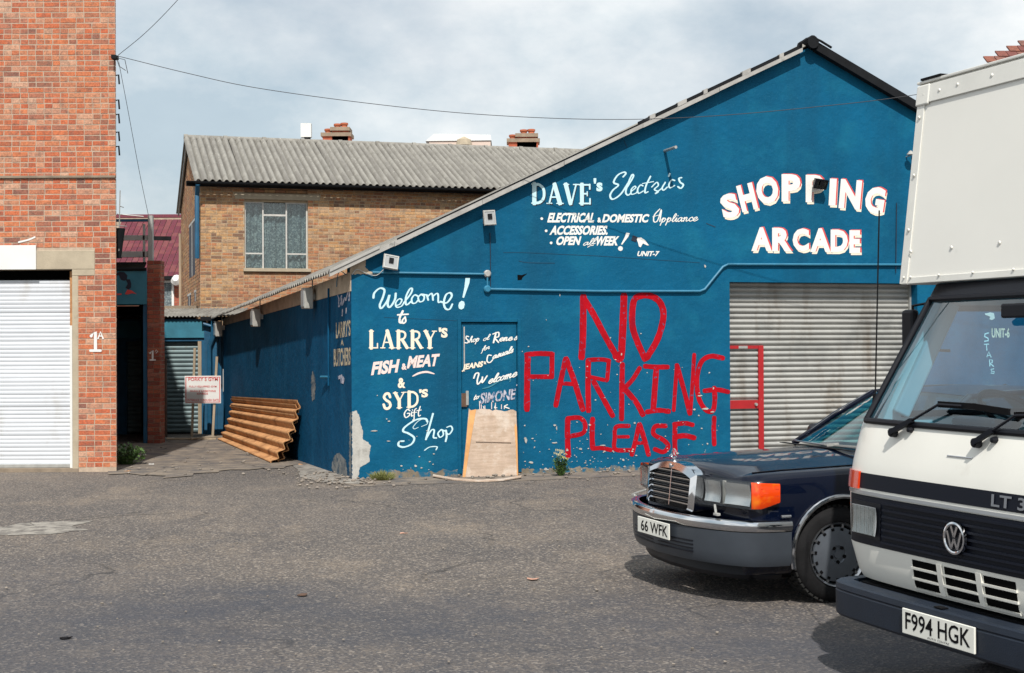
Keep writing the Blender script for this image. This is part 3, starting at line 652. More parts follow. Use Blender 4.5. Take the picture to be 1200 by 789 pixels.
poly_part('painted_figure', [hs([(175, 690), (195, 655), (225, 660), (268, 690), (230, 682), (200, 692)]), hs([(104, 685), (150, 684), (150, 696), (104, 697)])], mt['red_letter'], ps, pf, .004, label='red neckline of the painted figure')
# pillar
pl = thing('brick_pillar', 'narrow dark red brick pillar with a painted number, right of the passage', 'pillar', (-6.57+.002, 25.6, 0))
pw = px(188, 400)[0]
MB().box(.004, pw, .004, .28, 0, 3.3).build('core', mt['mortar_dk'], pl)
def pil(z): return [(0, pw+.002)]
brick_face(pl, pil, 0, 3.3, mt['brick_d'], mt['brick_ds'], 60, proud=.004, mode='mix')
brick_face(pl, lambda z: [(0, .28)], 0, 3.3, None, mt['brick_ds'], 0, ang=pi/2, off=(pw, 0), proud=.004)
strokes('painted_number', [([(176, 414), (179, 411), (179, 421)], 2.2), ([(176, 422), (182, 422)], 1.8), ([(182, 412), (183, 410), (185, 412), (183, 414)], .8)], mt['white'], pl, lambda u, v, o=0: PS.P(u, v, o+.01)-Vector((.002, 0, 0)), smooth=False)
# timber rails over the passage
tr = thing('roof_railing', 'grey timber rails and a pale post above the teal board', 'railing', (-6.57, 25.75, 3.28))
tv = lambda v: (lambda q: q[1])(px(150, v))-3.28
for v0, v1 in ((275, 281), (294, 301)): MB().box(-1.7, -.02, 0, .06, tv(v1), tv(v0)).build('rail', mt['timber_grey'], tr, bevel=.004)
MB().box(-1.7, -.02, -.02, .05, tv(259), tv(256)).build('rail', mt['blue_wood'], tr)
MB().box(-.01, .075, -.03, .06, .0, tv(252)).build('post', mt['timber_grey'], tr, bevel=.004)
MB().box(-.11, -.075, .0, .05, .0, tv(262)).build('batten', mt['timber_grey'], tr)
# rusty post by the pillar
rp = thing('rusty_post', 'rusty dark iron gate post beside the narrow brick pillar', 'post', (-6.72, 27.4, 0))
MB().box(-.05, .06, -.05, .05, 0, 1.52).build('post', mt['rust_post'], rp); MB().box(-.03, .03, -.052, .0, 1.521, 1.58).build('post_cap', mt['rust'], rp)

# ================================================================== lock-up garage at the alley end
GA = Plane((-8.0, 28.4, 0), 0); gx = lambda u, v: GA.uv(u, v)
ga = thing('lockup_garage', 'small lock-up with teal fascia and grey green roller shutter at the alley end', 'garage', GA.o)
xs0 = .3; xs1 = gx(232, 400)[0]; zt = gx(210, 400)[1]; xf = gx(240, 380)[0]
MB().box(0, xs0, 0, .2, 0, zt).box(xs1+.07, xf+.02, 0.0, .2, 0, zt).box(0, xf+.02, .01, .2, zt, 2.3).box(0, xf, 1.2, 1.3, 0, 2.3).build('wall', mt['blue_wood'], ga)
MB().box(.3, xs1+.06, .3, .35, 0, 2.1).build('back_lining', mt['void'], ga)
MB().box(.0, xf, -.03, .009, gx(200, 396)[1], gx(200, 376)[1]).build('fascia', mt['teal'], ga)
MB().box(xs1, xs1+.07, -.02, .06, 0, zt-.002).build('door_post', mt['wood'], ga)
sh2 = link('roller_shutter', None, ga); slats(sh2, xs0, xs1-.002, .03, zt, .085, .1, mt['steel_dark'], .02)
gz = gx(200, 371)[1]
mb = MB(); corrugated(mb, 2.6, 1.4, .075, .014, Matrix.Translation((-.1, -.12, gz)) @ Matrix.Rotation(R(8), 4, 'X'), 6, .006, 1); mb.build('corrugated_roof', mt['asbestos'], ga, smooth=40)
# boarded blue lean-to between the lock-up and the blue building
bl = thing('boarded_lean_to', 'dark blue boarded corner with pipes behind the gym sign', 'lean-to', (-6.13, 28.3, 0))
for i in range(4): MB().box(i*.13, i*.13+.124, random.uniform(0, .02), .05, 0, 2.2-i*.02).build('board', mt['blue_wood'], bl)
rod('drainpipe', [(.12, -.06, 0), (.12, -.06, 1.75), (.2, -.06, 1.95), (.2, -.06, 2.3)], .05, mt['blue_wood'], bl); rod('drainpipe', [(.33, -.05, 1.0), (.33, -.05, 2.1), (.0, -.05, 2.2)], .035, mt['blue_wood'], bl)
MB().box(-.05, .6, -.1, .05, 2.26, 2.34).build('fascia', mt['black'], bl)
MB().box(.38, .46, -.04, -.005, .85, 1.3).build('panel', mt['timber_grey'], bl)

# gym sign on two stakes
SG = Plane((-6.3, 27.4, 0), 0)
sg = thing('sign_board', 'white gym sign with red lettering on two timber stakes', 'sign', SG.o)
a = SG.uv(216.5, 473); b = SG.uv(259, 440.5)
MB().box(a[0], b[0], -.02, 0, a[1], b[1]).build('panel', mt['white'], sg, bevel=.004)
sf = lambda u, v, o=0: SG.P(u, v, o+.021)
words('lettering', [('PORKY S GYM', (221, 442.5, 255.5, 446.5)), ('FULLY EQUIPPED GYM', (222, 452, 254, 454.4)), ('SAUNA & SUNBATHING', (223, 457.2, 253, 459.4)), ('SUNBEDS', (231, 460.3, 244, 462.5)), ('ENTRANCE THROUGH GATE', (219.5, 467.6, 256.5, 470.2))], mt['red_letter'], sg, sf, bold=.01)
MB().box(a[0]+.02, a[0]+.035, -.0225, -.0205, a[1]+.02, b[1]-.02).box(b[0]-.03, b[0]-.015, -.0225, -.0205, a[1]+.02, b[1]-.02).box(a[0]+.036, b[0]-.031, -.0225, -.0205, a[1]+.02, a[1]+.03).box(a[0]+.036, b[0]-.031, -.0225, -.0205, b[1]-.03, b[1]-.02).build('border_line', mt['red_letter'], sg)
for u0, v0, u1, v1 in ((224.5, 511, 228, 408), (249, 511, 254, 418)):
    p = SG.uv(u0, v0); q = SG.uv(u1, v1); MB().bar((p[0], .02, 0), (q[0], .02, q[1]), .045, .03, (0, 1, 0)).build('stake', mt['wood'], sg)

# ================================================================== middle brick building
MA = R(16.3)
MD = Plane((-6.57, 30, 0), MA)
md = thing('stock_brick_building', 'yellow brick workshop with corrugated grey roof and curtained window', 'building', MD.o, MA)
W_ = 15.0; D_ = 6.9; ZE = 5.19; ZR = 6.62
wn0 = MD.uv(286.5, 236); wn1 = MD.uv(361, 315); ln0 = MD.uv(275, 226); ln1 = MD.uv(375, 235.5)
def sol(z):
    if ln1[1] < z < ln0[1]: return [(0, ln0[0]), (ln1[0], W_)]
    if wn1[1]-.06 < z <= ln1[1]: return [(0, wn0[0]), (wn1[0], W_)]
    return [(0, W_)]
brick_face(md, sol, 0, ZE-.02, mt['brick_y'], mt['brick_ys'], 300, prefer=lambda q: q[2] > 2.5 and q[0] < 6 and (q[2] > 3.2 or q[0] < 3.2), proud=.004, course=.068)
mb = MB(); A_ = lambda x, y, z: Vector((x, y, z))
mb.box(0, wn0[0], 0, .25, 0, ZE).box(wn1[0], W_, 0, .25, 0, ZE).box(wn0[0], wn1[0], 0, .25, 0, wn1[1]-.06).box(wn0[0], wn1[0], 0.05, .25, wn0[1], ZE)
mb.box(0.0, W_, D_-.25, D_, 0, ZE)
mb.prism([(.25, 0), (D_-.25, 0), (D_-.25, ZE), (D_/2, ZR-.1), (.25, ZE)], lambda y, z, x: Vector((x, y, z)), 0, .25)
mb.prism([(.25, 0), (D_-.25, 0), (D_-.25, ZE), (D_/2, ZR-.1), (.25, ZE)], lambda y, z, x: Vector((x, y, z)), W_-.25, W_)
mb.build('wall', mt['mortar_y'], md)
MB().box(.26, W_-.26, .26, D_-.26, 2.4, 2.5).build('floor', mt['void'], md)
# side gable bricks (face looking left): x axis of the face runs from back to front
sw = [(1.5, 3.7, 3.35, 4.6), (1.2, 1.9, 2.75, 3.0), (3.0, 4.3, 2.6, 3.0)]
def solg(z):
    lo = 0; hi = D_
    if z > ZE: e = (z-ZE)/(ZR-.1-ZE)*D_/2; lo = e; hi = D_-e
    iv = [(lo, hi)]
    for a_, b_, c_, d_ in sw:
        if c_ < z < d_: iv = [(p, min(q, a_)) for p, q in iv if p < a_]+[(max(p, b_), q) for p, q in iv if q > b_]
    # face coordinate runs from the back corner
    return [(D_-q, D_-p) for p, q in iv if q-p > .05]
brick_face(md, solg, 2.0, ZR-.12, None, mt['brick_ys'], 0, ang=-pi/2, off=(0, D_), proud=.006)
for a_, b_, c_, d_ in sw:
    f = MB().box(-.003, .0, a_, b_, c_, d_).build('window', mt['dark_letter'], md)
    MB().box(-.01, -.0035, a_, b_, d_-.05, d_).box(-.01, -.0035, (a_+b_)/2-.03, (a_+b_)/2+.03, c_, d_-.051).build('frame', mt['frame_w'], f)
MB().box(ln0[0], ln1[0], -.012, .2, ln1[1], ln0[1]).build('lintel', mt['concrete'], md, bevel=.006)
s0 = MD.uv(285, 315); s1 = MD.uv(364, 319)
MB().box(s0[0], s1[0], -.06, .1, s1[1], wn1[1]-.002).build('sill', mt['concrete'], md, bevel=.005)
# window
wi = link('window', None, md); wx0, wx1 = wn0[0], wn1[0]; wz0, wz1 = wn1[1], wn0[1]
m1 = MD.uv(308.5, 260)[0]; m2 = MD.uv(336, 260)[0]; tz = MD.uv(320, 252)[1]; bz = MD.uv(300, 297)[1]
y0 = .09; fb = MB(); T_ = .03
for x in (wx0+.015, m1, m2, wx1-.015): fb.box(x-T_/2, x+T_/2, y0-.02, y0+.02, wz0, wz1)
fb.build('frame', mt['frame_w'], wi)
MB().box(m1+T_/2+.001, m2-T_/2-.001, y0-.025, y0+.015, tz-.02, tz+.02).build('glazing_bar', mt['frame_w'], wi)
for a_, b_ in ((wx0+T_, m1-T_/2-.001), (m2+T_/2+.001, wx1-T_)): MB().box(a_, b_, y0-.025, y0+.015, bz-.015, bz+.015).build('glazing_bar', mt['frame_w'], wi)
MB().box(wx0+T_, m1-T_/2-.001, y0-.02, y0+.02, wz1-.025, wz1).build('top_rail', mt['frame_w'], wi); MB().box(m2+T_/2+.001, wx1-T_, y0-.02, y0+.02, wz1-.025, wz1).build('top_rail', mt['frame_w'], wi)
for a_, b_ in ((wx0, m1), (m1, m2), (m2, wx1)):
    for c_, d_ in ((wz0, bz if a_ != m1 else tz), (bz if a_ != m1 else tz, wz1)): MB().box(a_+.016, b_-.016, y0+.004, y0+.008, c_+.016, d_-.016).build('pane', mt['glass'], wi)
cur = []
for i in range(121):
    x = wx0+(wx1-wx0)*i/120; cur.append([(x, .16+.022*sin(x*47)+.012*sin(x*23+1), z) for z in (wz0, (wz0+wz1)/2, wz1)])
MB().grid(cur).build('net_curtain', mt['curtain'], wi, smooth=True, recalc=False)
# roof of single corrugated sheets, gutter, fascia, downpipe
sl_len = sqrt((D_/2+.25)**2+(ZR-ZE)**2); th_ = math.atan2(ZR-ZE, D_/2+.2)
x = -.12; i = 0
mesh_a = MB(); corrugated(mesh_a, 1.022, sl_len+.02, .146, .043, Matrix(), 8, .01, 3, 0, True); me_a = mesh_a.mesh('roof_sheet', mt['asbestos'], smooth=50)
while x < W_+.2:
    for k in range(1):
        o = link('roof_sheet', me_a, md)
        o.matrix_local = Matrix.Translation((x, -.22, ZE+.03)) @ Matrix.Rotation(th_, 4, 'X') @ Matrix.Translation((0, k*sl_len/2, k*.02+random.uniform(0, .006))) @ Matrix.Rotation(R(random.uniform(-.25, .25)), 4, 'Z')
    x += 1.022; i += 1
MB().box(-.12, W_+.3, D_/2, D_/2+.03, ZR-.1, ZR).build('ridge_board', mt['asbestos'], md)
mb = MB(); mb.add([(-.12, D_+.2, ZE), (W_+.3, D_+.2, ZE), (W_+.3, D_/2, ZR+.05), (-.12, D_/2, ZR+.05)], [(0, 1, 2, 3)]); mb.build('roof_back', mt['asbestos'], md)
x = -.13
while x < W_+.2:
    MB().tube([(x, D_/2, ZR+.02), (x+.9, D_/2, ZR+.02)], .075, 10).tube([(x, D_/2, ZR+.02), (x+.09, D_/2, ZR+.02)], .088, 10).build('ridge_tile', mt['asbestos'], md, smooth=40); x += .91
MB().bar((-.06, -.2, ZE-.02), (-.06, D_/2, ZR-.05), .03, .10).bar((-.06, D_+.2, ZE-.02), (-.06, D_/2, ZR-.05), .03, .10).build('bargeboard', mt['timber_grey'], md)
gz_ = ZE-.045
g1 = MB(); g1.grid([[(x, -.29+.055*cos(pi+pi*k/6), gz_+.055-.055*sin(pi*k/6)*1.2) for k in range(7)] for x in (-.13, W_+.3)]); g1.grid([[(x, -.29+.05*cos(pi+pi*k/6), gz_+.06-.05*sin(pi*k/6)) for k in range(7)] for x in (-.3, W_+.3)])
g1.box(-.3, W_+.3, -.235, -.2, gz_-.04, gz_+.06).build('gutter', mt['black'], md, smooth=40)
rod('downpipe', [(-.07, -.29, gz_), (-.07, -.12, gz_-.2), (-.07, -.12, 4.9), (-.07, -.09, 3.6)], .05, mt['blue_wood'], md)
MB().box(-.75, -.28, D_-.6, D_-.5, ZE-.75, ZE-.65).build('outrigger', mt['black'], md)
rod('vent_pipe', [(-.08, 6.0, 2.4), (-.08, 6.0, ZE-.6)], .035, mt['wood'], md)
# white cowl on the ridge
cw = thing('white_cowl', 'square white box aerial on a short stand on the ridge', 'roof vent', MD.o+Matrix.Rotation(MA, 3, 'Z') @ Vector((2.75, 3.5, ZR)))
MB().prism([(-.13, .14), (.12, .14), (.12, .47), (-.13, .47), (-.13, .25)], lambda x, z, y: Vector((x, y, z)), -.08, .08).build('box', mt['white'], cw)
MB().tube([(.02, 0, 0), (.02, 0, .14)], .03, 8).tube([(.02, 0, .1), (.02, 0, .14)], .08, 8).build('stand', mt['black'], cw)

# ================================================================== houses behind
def box_house(name, label, x, y, w_, d_, ze, zr, wall, roof, rz=0, cat='house'):
    h = thing(name, label, cat, (x, y, 0), rz)
    mb = MB(); mb.prism([(0, 0), (d_, 0), (d_, ze), (d_/2, zr-.1), (0, ze)], lambda a, z, xx: Vector((xx, a, z)), 0, w_); mb.build('wall', wall, h)
    return h
fh = box_house('red_roof_house', 'distant red brick house with maroon tiled roof and white window', -17.5, 50, 10, 7, 4.25, 6.55, mt['mortar_dk'], None)
FH = Plane((-17.5, 50, 0), 0)
w0 = FH.uv(188.5, 329); w1 = FH.uv(204, 362.5)
def sf_(z): return [(0, 10)] if not (w1[1] < z < w0[1]) else [(0, w0[0]), (w1[0], 10)]
mt['brick_fh'] = tone_mat('bright red brick', [(.42, .10, .06), (.36, .08, .05), (.46, .14, .08)], True)
brick_face(fh, sf_, 2.6, 4.2, None, mt['brick_fh'], 0, course=.075)
wo = link('window', None, fh)
MB().box(w0[0], w1[0], -.03, 0, w0[1]-.07, w0[1]).box(w0[0], w1[0], -.03, 0, w1[1], w1[1]+.07).box(w0[0], w0[0]+.08, -.03, 0, w1[1]+.071, w0[1]-.071).box(w1[0]-.08, w1[0], -.03, 0, w1[1]+.071, w0[1]-.071).build('frame', mt['white'], wo)
MB().grid([[(w0[0]+.08+(w1[0]-w0[0]-.16)*i/20, -.012+.006*sin(i*1.3), z) for z in (w1[1]+.07, w0[1]-.07)] for i in range(21)]).build('curtain', mt['curtain'], wo, recalc=False)
mb = MB(); th2 = math.atan2(2.3, 3.5); n = 0
T = Matrix.Translation((0, -.25, 4.2)) @ Matrix.Rotation(th2, 4, 'X')
sl2 = sqrt(2.3**2+3.75**2); MB().box(0, 10, 0, sl2, -.05, 0, T).build('roof_deck', mt['mortar_dk'], fh)
for r_ in range(int(sl2/.26)):
    for c_ in range(48):
        if c_*.21 < 2.8 or c_*.21 > 7: 
            if c_ % 2: continue
        mb.box(c_*.21, c_*.21+.19, r_*.26, r_*.26+.27, .0, .035, T @ Matrix.Translation((0, 0, .0)) @ Matrix.Rotation(0, 4, 'X'))
o = mb.build('roof_tile', mt['tile_far'], fh); o['kind'] = 'stuff'
MB().box(0, 10, -.35, -.2, 4.1, 4.22).build('gutter', mt['black'], fh)
MB().tube([(0, 3.5, 6.62), (10, 3.5, 6.62)], .12, 8).build('ridge', mt['tile_far'], fh)
q = FH.uv(209, 331); MB().lathe([(0, 0), (.16, .02), (.2, .2), (.1, .34), (0, .35)], 12, Matrix.Translation((q[0], -.12, q[1])) @ Matrix.Rotation(R(70), 4, 'X')).build('wall_lamp', mt['white'], fh, smooth=40)

def chimney_house(lbl, u0, u1, vt, Y, pots, steps):
    k = (Y+3.6)/FPX; X0_ = (u0-600)*k; Z = lambda v: CAM_H+(405-v)*k
    h = thing('terraced_house', lbl, 'house', (X0_-2.5, Y, 0), R(0))
    MB().prism([(0, 0), (8, 0), (8, Z(185)-1.2), (4, Z(183)), (0, Z(185)-1.2)], lambda a, z, xx: Vector((xx, a, z)), 0, 8).build('wall', mt['render_pink'], h)
    c = link('chimney', None, h); bx = 2.5; zb = Z(190)
    mb = MB()
    for a, b, v in steps: mb.box(bx+(a-u0)*k, bx+(b-u0)*k-.004, 3.6, 4.3, zb, Z(v))
    mb.build('stack', mt['brick_cs'], c)
    mb = MB()
    for a, b, v in steps: mb.box(bx+(a-u0)*k-.06, bx+(b-u0)*k+.05, 3.54, 4.36, Z(v)-.02+.001*a/100, Z(v)+.1+.001*a/100)
    mb.build('capping', mt['mortar_dk'], c)
    for a, v in pots: MB().lathe([(.12, 0), (.1, .1), (.13, .13), (.13, .19), (.09, .2)], 12, Matrix.Translation((bx+(a-u0)*k, 3.95, Z(v)))).build('pot', mt['pot'], c, smooth=40)
mt['brick_cs'] = M_('orange red chimney brick', (.36, .09, .045), .9, var=.25, vscale=9, cols=[((.2, .1, .07), 6, .6, .8)])
mt['pot'] = M_('clay pot', (.40, .11, .05), .8, var=.15)
chimney_house('house behind with the left red brick chimney stack', 379, 411, 145, 44, [(384, 155), (395, 149), (403, 148)], [(379, 411, 158), (390, 409, 151.5)])
chimney_house('house behind with the right red brick chimney stack', 597, 632, 155, 44, [(602, 163), (615, 157), (624, 156.5)], [(597, 632, 166), (607, 630, 160)])
k = 62/FPX
pb = thing('rooftop_block', 'pale rendered rooftop block with a white flat roof, far behind the workshop', 'building', ((500-600)*k, 62, 0))
Zf = lambda v: CAM_H+(405-v)*k
MB().box(.15, 76*k, -.15, 4, 0, Zf(165.6)).build('wall', mt['render_pink'], pb)
MB().prism([(0, Zf(165.5)), (77*k, Zf(165)), (76*k, Zf(158.5)), (10*k, Zf(157))], lambda x, z, y: Vector((x, y, z)), -.2, 4.2).build('roof', mt['fel'], pb)
MB().lathe([(.35, 0), (.3, .25), (0, .4)], 12, Matrix.Translation((45*k, -.25, Zf(171)))).build('vent', mt['concrete'], pb)

# tiled house behind the van (upper right)
rh = thing('tiled_house', 'clay tiled house roof showing above the white lorry box', 'house', (9.2, 27, 0))
k = 27/FPX; zb = CAM_H+(402-74)*k
MB().box(-.28, 8, .12, 8, 0, zb-.05).build('wall', mt['brick_cs'], rh)
thr = R(38); T = Matrix.Translation((0, 0, zb)) @ Matrix.Rotation(thr, 4, 'X')
mb = MB(); mb.add([(-.12, .06, zb-.06), (-.12, 8, zb-.06), T @ Vector((6.2, 5, -.06))], [(0, 1, 2)]); mb.add([T @ Vector((-.15, .05, -.03)), T @ Vector((8, .05, -.03)), T @ Vector((8, 5, -.03)), T @ Vector((6.2, 5, -.03))], [(0, 1, 2, 3)]); mb.build('roof_deck', mt['black'], rh, recalc=False)
tb = MB().box(0, .19, 0, .27, 0, .028).mesh('roof_tile', mt['tile_s']); cnt = 0; mst = MB()
for r_ in range(22):
    xs = r_*.22*1.28-.15
    c_ = 0
    while xs+c_*.2 < 7.8:
        M0 = T @ Matrix.Translation((xs+c_*.2, r_*.22, .018+random.uniform(0, .006))) @ Matrix.Rotation(R(-5), 4, 'X')
        if r_ < 8 and c_*.2+xs < 2.4 and cnt < 120: o = link('roof_tile', tb, rh); o.matrix_local = M0; cnt += 1
        else: mst.box(0, .19, 0, .27, 0, .028, M0)
        c_ += 1
o = mst.build('roof_tiles', mt['tile_ss'], rh); o['kind'] = 'stuff'

# ================================================================== blue building
BA = R(16.3); BL = Plane((-2.10, 18.6, 0), BA)
bb = thing('blue_shopping_arcade', 'blue painted gabled arcade building covered in sign writing', 'building', BL.o, BA)
P = BL.P; wf = lambda u, v, o=0: BL.P(u, v, o)
RZ = lambda x: 2.88+.482*(x if x < 6.65 else 13.3-x)
SX, SZ = 5.398, 2.625; SX2 = 8.416
DX0, DZ = BL.uv(540.5, 378); DX1 = BL.uv(606.5, 500)[0]
TH = .32; ou = .08
prof = [(0, -.05), (DX0, -.05), (DX0, DZ), (DX1, DZ), (DX1, -.05), (SX, -.05), (SX, SZ), (SX2, SZ), (SX2, -.05), (13.3, -.05), (13.3, RZ(13.3)-ou), (6.65, RZ(6.65)-ou), (0, RZ(0)-ou)]
mb = MB(); mb.prism(prof, lambda x, z, y: Vector((x, y, z)), 0, TH)
gw = mb.build('gable_wall', mt['blue'], bb)
bm = bmesh.new(); bm.from_mesh(gw.data); bmesh.ops.triangulate(bm, faces=[f for f in bm.faces if len(f.verts) > 4]); bm.to_mesh(gw.data); bm.free()
far = (-.798, 10.03)
sdir = Vector((far[0], far[1])).normalized(); slen = Vector(far).length; sang = math.atan2(sdir.y, sdir.x)
mb = MB()
nrm = Vector((-sdir.y, sdir.x))        # outward is to the left
def sidept(s, z, out=0): return Vector((sdir.x*s, sdir.y*s, z))+Vector((nrm.x, nrm.y, 0))*out
ET = lambda s: 2.66-.40*s/slen
mb.add([sidept(.0, -.05), sidept(slen, -.05), sidept(slen, ET(slen)), sidept(0.0, ET(0)), sidept(.0, -.05, -.25)+Vector((0, TH, 0)), sidept(slen, -.05, -.25), sidept(slen, ET(slen), -.25), sidept(.0, ET(0), -.25)+Vector((0, TH, 0))],
       [(0, 1, 2, 3), (4, 7, 6, 5), (0, 4, 5, 1), (3, 2, 6, 7), (1, 5, 6, 2), (0, 3, 7, 4)])
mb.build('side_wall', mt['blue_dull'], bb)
MB().box(far[0]+.2, 13.3, 10.03, 10.3, 0, 2.3).box(13.05, 13.3, TH+.001, 10.0, 0, 2.78).build('rear_wall', mt['blue_dull'], bb)
# timber wall plate under the eave
mb = MB(); a0 = sidept(-.02, 2.48, .0); 
mb.add([sidept(0.0, ET(0)-.2, .012), sidept(slen, ET(slen)-.1, .012), sidept(slen, ET(slen)+.03, .012), sidept(0.0, ET(0)+.05, .012), sidept(.0, ET(0)-.2, -.0), sidept(slen, ET(slen)-.1, 0), sidept(slen, ET(slen)+.03, 0), sidept(.0, ET(0)+.05, 0)],
       [(0, 1, 2, 3), (4, 7, 6, 5), (0, 4, 5, 1), (3, 2, 6, 7), (1, 5, 6, 2), (0, 3, 7, 4)]); mb.build('wall_plate', mt['beige'], bb)
# roof sheets: left and right slope
def eaveL(y): s = max(0, min(1, y/10.03)); return Vector((-.22-.80*s, y, 2.76-.42*s))
def eaveR(y): return Vector((13.5, y, 2.76))
nS = 11; y_ = -.10
for side in (0, 1):
    for i in range(nS):
        ya = -.03+i*.95; yb = ya+.99; mb = MB(); rows = []; rows2 = []
        n = 42
        for r_ in range(3):
            t_ = r_/2; row = []; row2 = []
            for j in range(n+1):
                y = ya+(yb-ya)*j/n; e = eaveL(y) if side == 0 else eaveR(y); rg = Vector((6.65, y, 6.10-.045*max(0, y)))
                p = e.lerp(rg, t_); p.z += .022*sin(2*pi*(y-.0)/.146)+.006*(i % 2)-.02; row.append(p); row2.append(p-Vector((0, 0, .012)))
            rows.append(row); rows2.append(row2)
        mb.grid(rows); mb.grid([list(reversed(r_)) for r_ in rows2]); mb.grid([rows[0], rows2[0]]); mb.grid([[r_[0] for r_ in rows], [r_[0] for r_ in rows2]])
        mb.build('roof_sheet', mt['asbestos'], bb, smooth=50)
MB().tube([(6.65, -.16, 6.09), (6.65, .2, 6.07)], .07, 10).build('ridge_capping', mt['black'], bb, smooth=40); MB().tube([(6.65, .21, 6.04), (6.65, 10.2, 5.58)], .06, 10).build('ridge_capping', mt['asbestos'], bb, smooth=40)
MB().tube([(6.65, -.165, 6.06), (6.65, -.12, 6.06)], .09, 12).build('ridge_end', mt['black'], bb, smooth=40)
# verge strips along the gable: light lower strip, black strip painted as shadow under the verge with pale lap ends, thin top strip
def rake(x0, x1, z_off0, z_off1, ya, yb, mb):
    z0 = RZ(x0); z1 = RZ(x1)
    mb.add([(x, y, z) for x, z in ((x0, z0+z_off0), (x1, z1+z_off0), (x1, z1+z_off1), (x0, z0+z_off1)) for y in (ya, yb)], [(0, 2, 4, 6), (1, 7, 5, 3), (0, 1, 3, 2), (2, 3, 5, 4), (4, 5, 7, 6), (6, 7, 1, 0)])
xx = -.30; seg = [-.3, .55, 1.75, 2.9, 4.05, 5.2, 6.5]
for i in range(6):
    mb = MB(); rake(seg[i], seg[i+1]-.005, -.095+random.uniform(-.006, .006), -.035, -.135-.004*(i % 2), -.03, mb); mb.build('verge_strip', mt['edge'], bb)
mb = MB(); rake(.6, 4.0, -.0345, -.012, -.115, -.05, mb); rake(4.0, 6.5, -.0345, .018, -.115, -.05, mb); mb.build('verge_shadow', mt['black'], bb)
x = 4.15
while x < 6.4:
    mb = MB(); rake(x, x+random.uniform(.05, .14), -.034, .02+random.uniform(0, .012), -.14, -.06, mb); mb.build('sheet_lap', mt['edge'], bb); x += random.uniform(.34, .62)
mb = MB(); rake(-.3, .35, -.034, .004, -.15, -.03, mb); mb.build('top_strip', mt['edge'], bb)
mb = MB(); rake(6.72, 13.4, -.10, .03, -.13, -.02, mb); mb.build('bargeboard', mt['black'], bb)
MB().tube([(6.45, -.14, 6.03), (6.55, -.15, 6.10), (6.65, -.15, 6.13), (6.78, -.15, 6.08), (6.95, -.14, 6.0)], .018, 8).build('broken_capping', mt['black'], bb, smooth=40)
# bare patch of plaster and timber where the corner meets the roof
c8 = lambda pts: [(380+x/5, 230+y/5) for x, y in pts]
poly_part('bare_plaster', [c8([(150, 400), (200, 365), (228, 345), (245, 385), (240, 415), (262, 440), (325, 448), (322, 458), (240, 456), (150, 458), (150, 430)])], mt['beige'], bb, wf, .004, 'bare beige plaster under the roof edge')
c5 = lambda pts: [(380+x/2.63, 280+y/2.63) for x, y in pts]
poly_part('bare_plaster', [c5([(86, 532), (100, 530), (108, 545), (112, 570), (118, 590), (119, 618), (135, 628), (144, 640), (138, 665), (140, 688), (120, 698), (108, 705), (106, 725), (100, 742), (86, 745)])], mt['plaster'], bb, wf, .003, 'grey plaster where the blue paint has come off the corner')
SD = Plane(BL.o, BA+sang)              # side wall plane; its x runs away from the corner
sd_rot = Matrix.Rotation(sang, 4, 'Z')
def sfn(u, v, o=0):                    # pixel on the side wall -> building frame
    n_ = Vector((-cos(SD.a+pi/2), -sin(SD.a+pi/2), 0)); n_ = -n_
    q = hit(u, v, SD.o, SD.n)-SD.o; s_ = q.dot(SD.x); return sidept(s_, q.z, o)
c7 = lambda pts: [(240+x/3.29, 330+y/3.29) for x, y in pts]
for pg_ in [c7([(416, 345), (424, 360), (428, 400), (424, 455), (414, 462), (410, 420), (412, 370)]), c7([(500, 670), (520, 660), (545, 690), (552, 755), (540, 757), (498, 740), (488, 715)]), c7([(560, 505), (566, 503), (566, 758), (556, 755)])]: poly_part('bare_plaster', [pg_], mt['plaster_dk'], bb, sfn, .003)
# cracks, holes and paint chips
c6 = lambda pts: [(560+x/4, 160+y/4) for x, y in pts]
poly_part('wall_hole', [c6([(185, 648), (205, 650), (232, 642), (210, 660), (205, 672), (186, 674)])], mt['void'], bb, wf, .003, 'small dark hole in the wall')
strokes('crack', [([(608, 306), (620, 308), (650, 308.5)], .7), ([(828, 262), (838, 266)], 1.2), ([(731, 165), (735, 173)], .6)], mt['crack'], bb, wf)
strokes('seam', [([(590, 296), (610, 296), (700, 300), (820, 308)], .5), ([(450, 372), (535, 376)], .35)], mt['crack'], bb, wf, smooth=False)
mb = MB()
def chip(u, v, sx_=1.2, sy_=1.0):
    n = random.randint(5, 7); pts = []
    for i in range(n): a = 2*pi*i/n; r_ = random.uniform(.5, 1.1); pts.append(wf(u+cos(a)*r_*sx_, v+sin(a)*r_*sy_, .009+random.uniform(0, .0008)))
    mb.add(pts, [tuple(range(n))])
for u, v, a, b_ in ((652, 502, 1.2, 3), (650, 519, 5, .9), (706, 522, 4, 1), (438, 505, 6, 1), (455, 517, 3, .8), (487, 546, 2, 1.5), (616, 516, 2.2, 6), (453, 491, 1.2, .9), (820, 464, 3, 1.2), (826, 479, 5, 1.6), (835, 483, 3, 1), (813, 480, 2, 1.5), (836, 455, 1, 2), (831, 437, 1.5, 1),
                    (715, 396, 1.2, 1.2), (728, 415, 1, 2), (727, 425, 1, 1.2), (751, 391, 1, 1.2), (666, 341, 1.6, .7), (678, 341, 1.6, .7), (656, 346, .6, 2), (826, 312, 1.2, 2.2), (619, 406, 1.2, 1), (612, 412, .8, 1.2), (600, 375, 1, .8), (640, 375, .8, .8)): chip(u, v, a, b_)
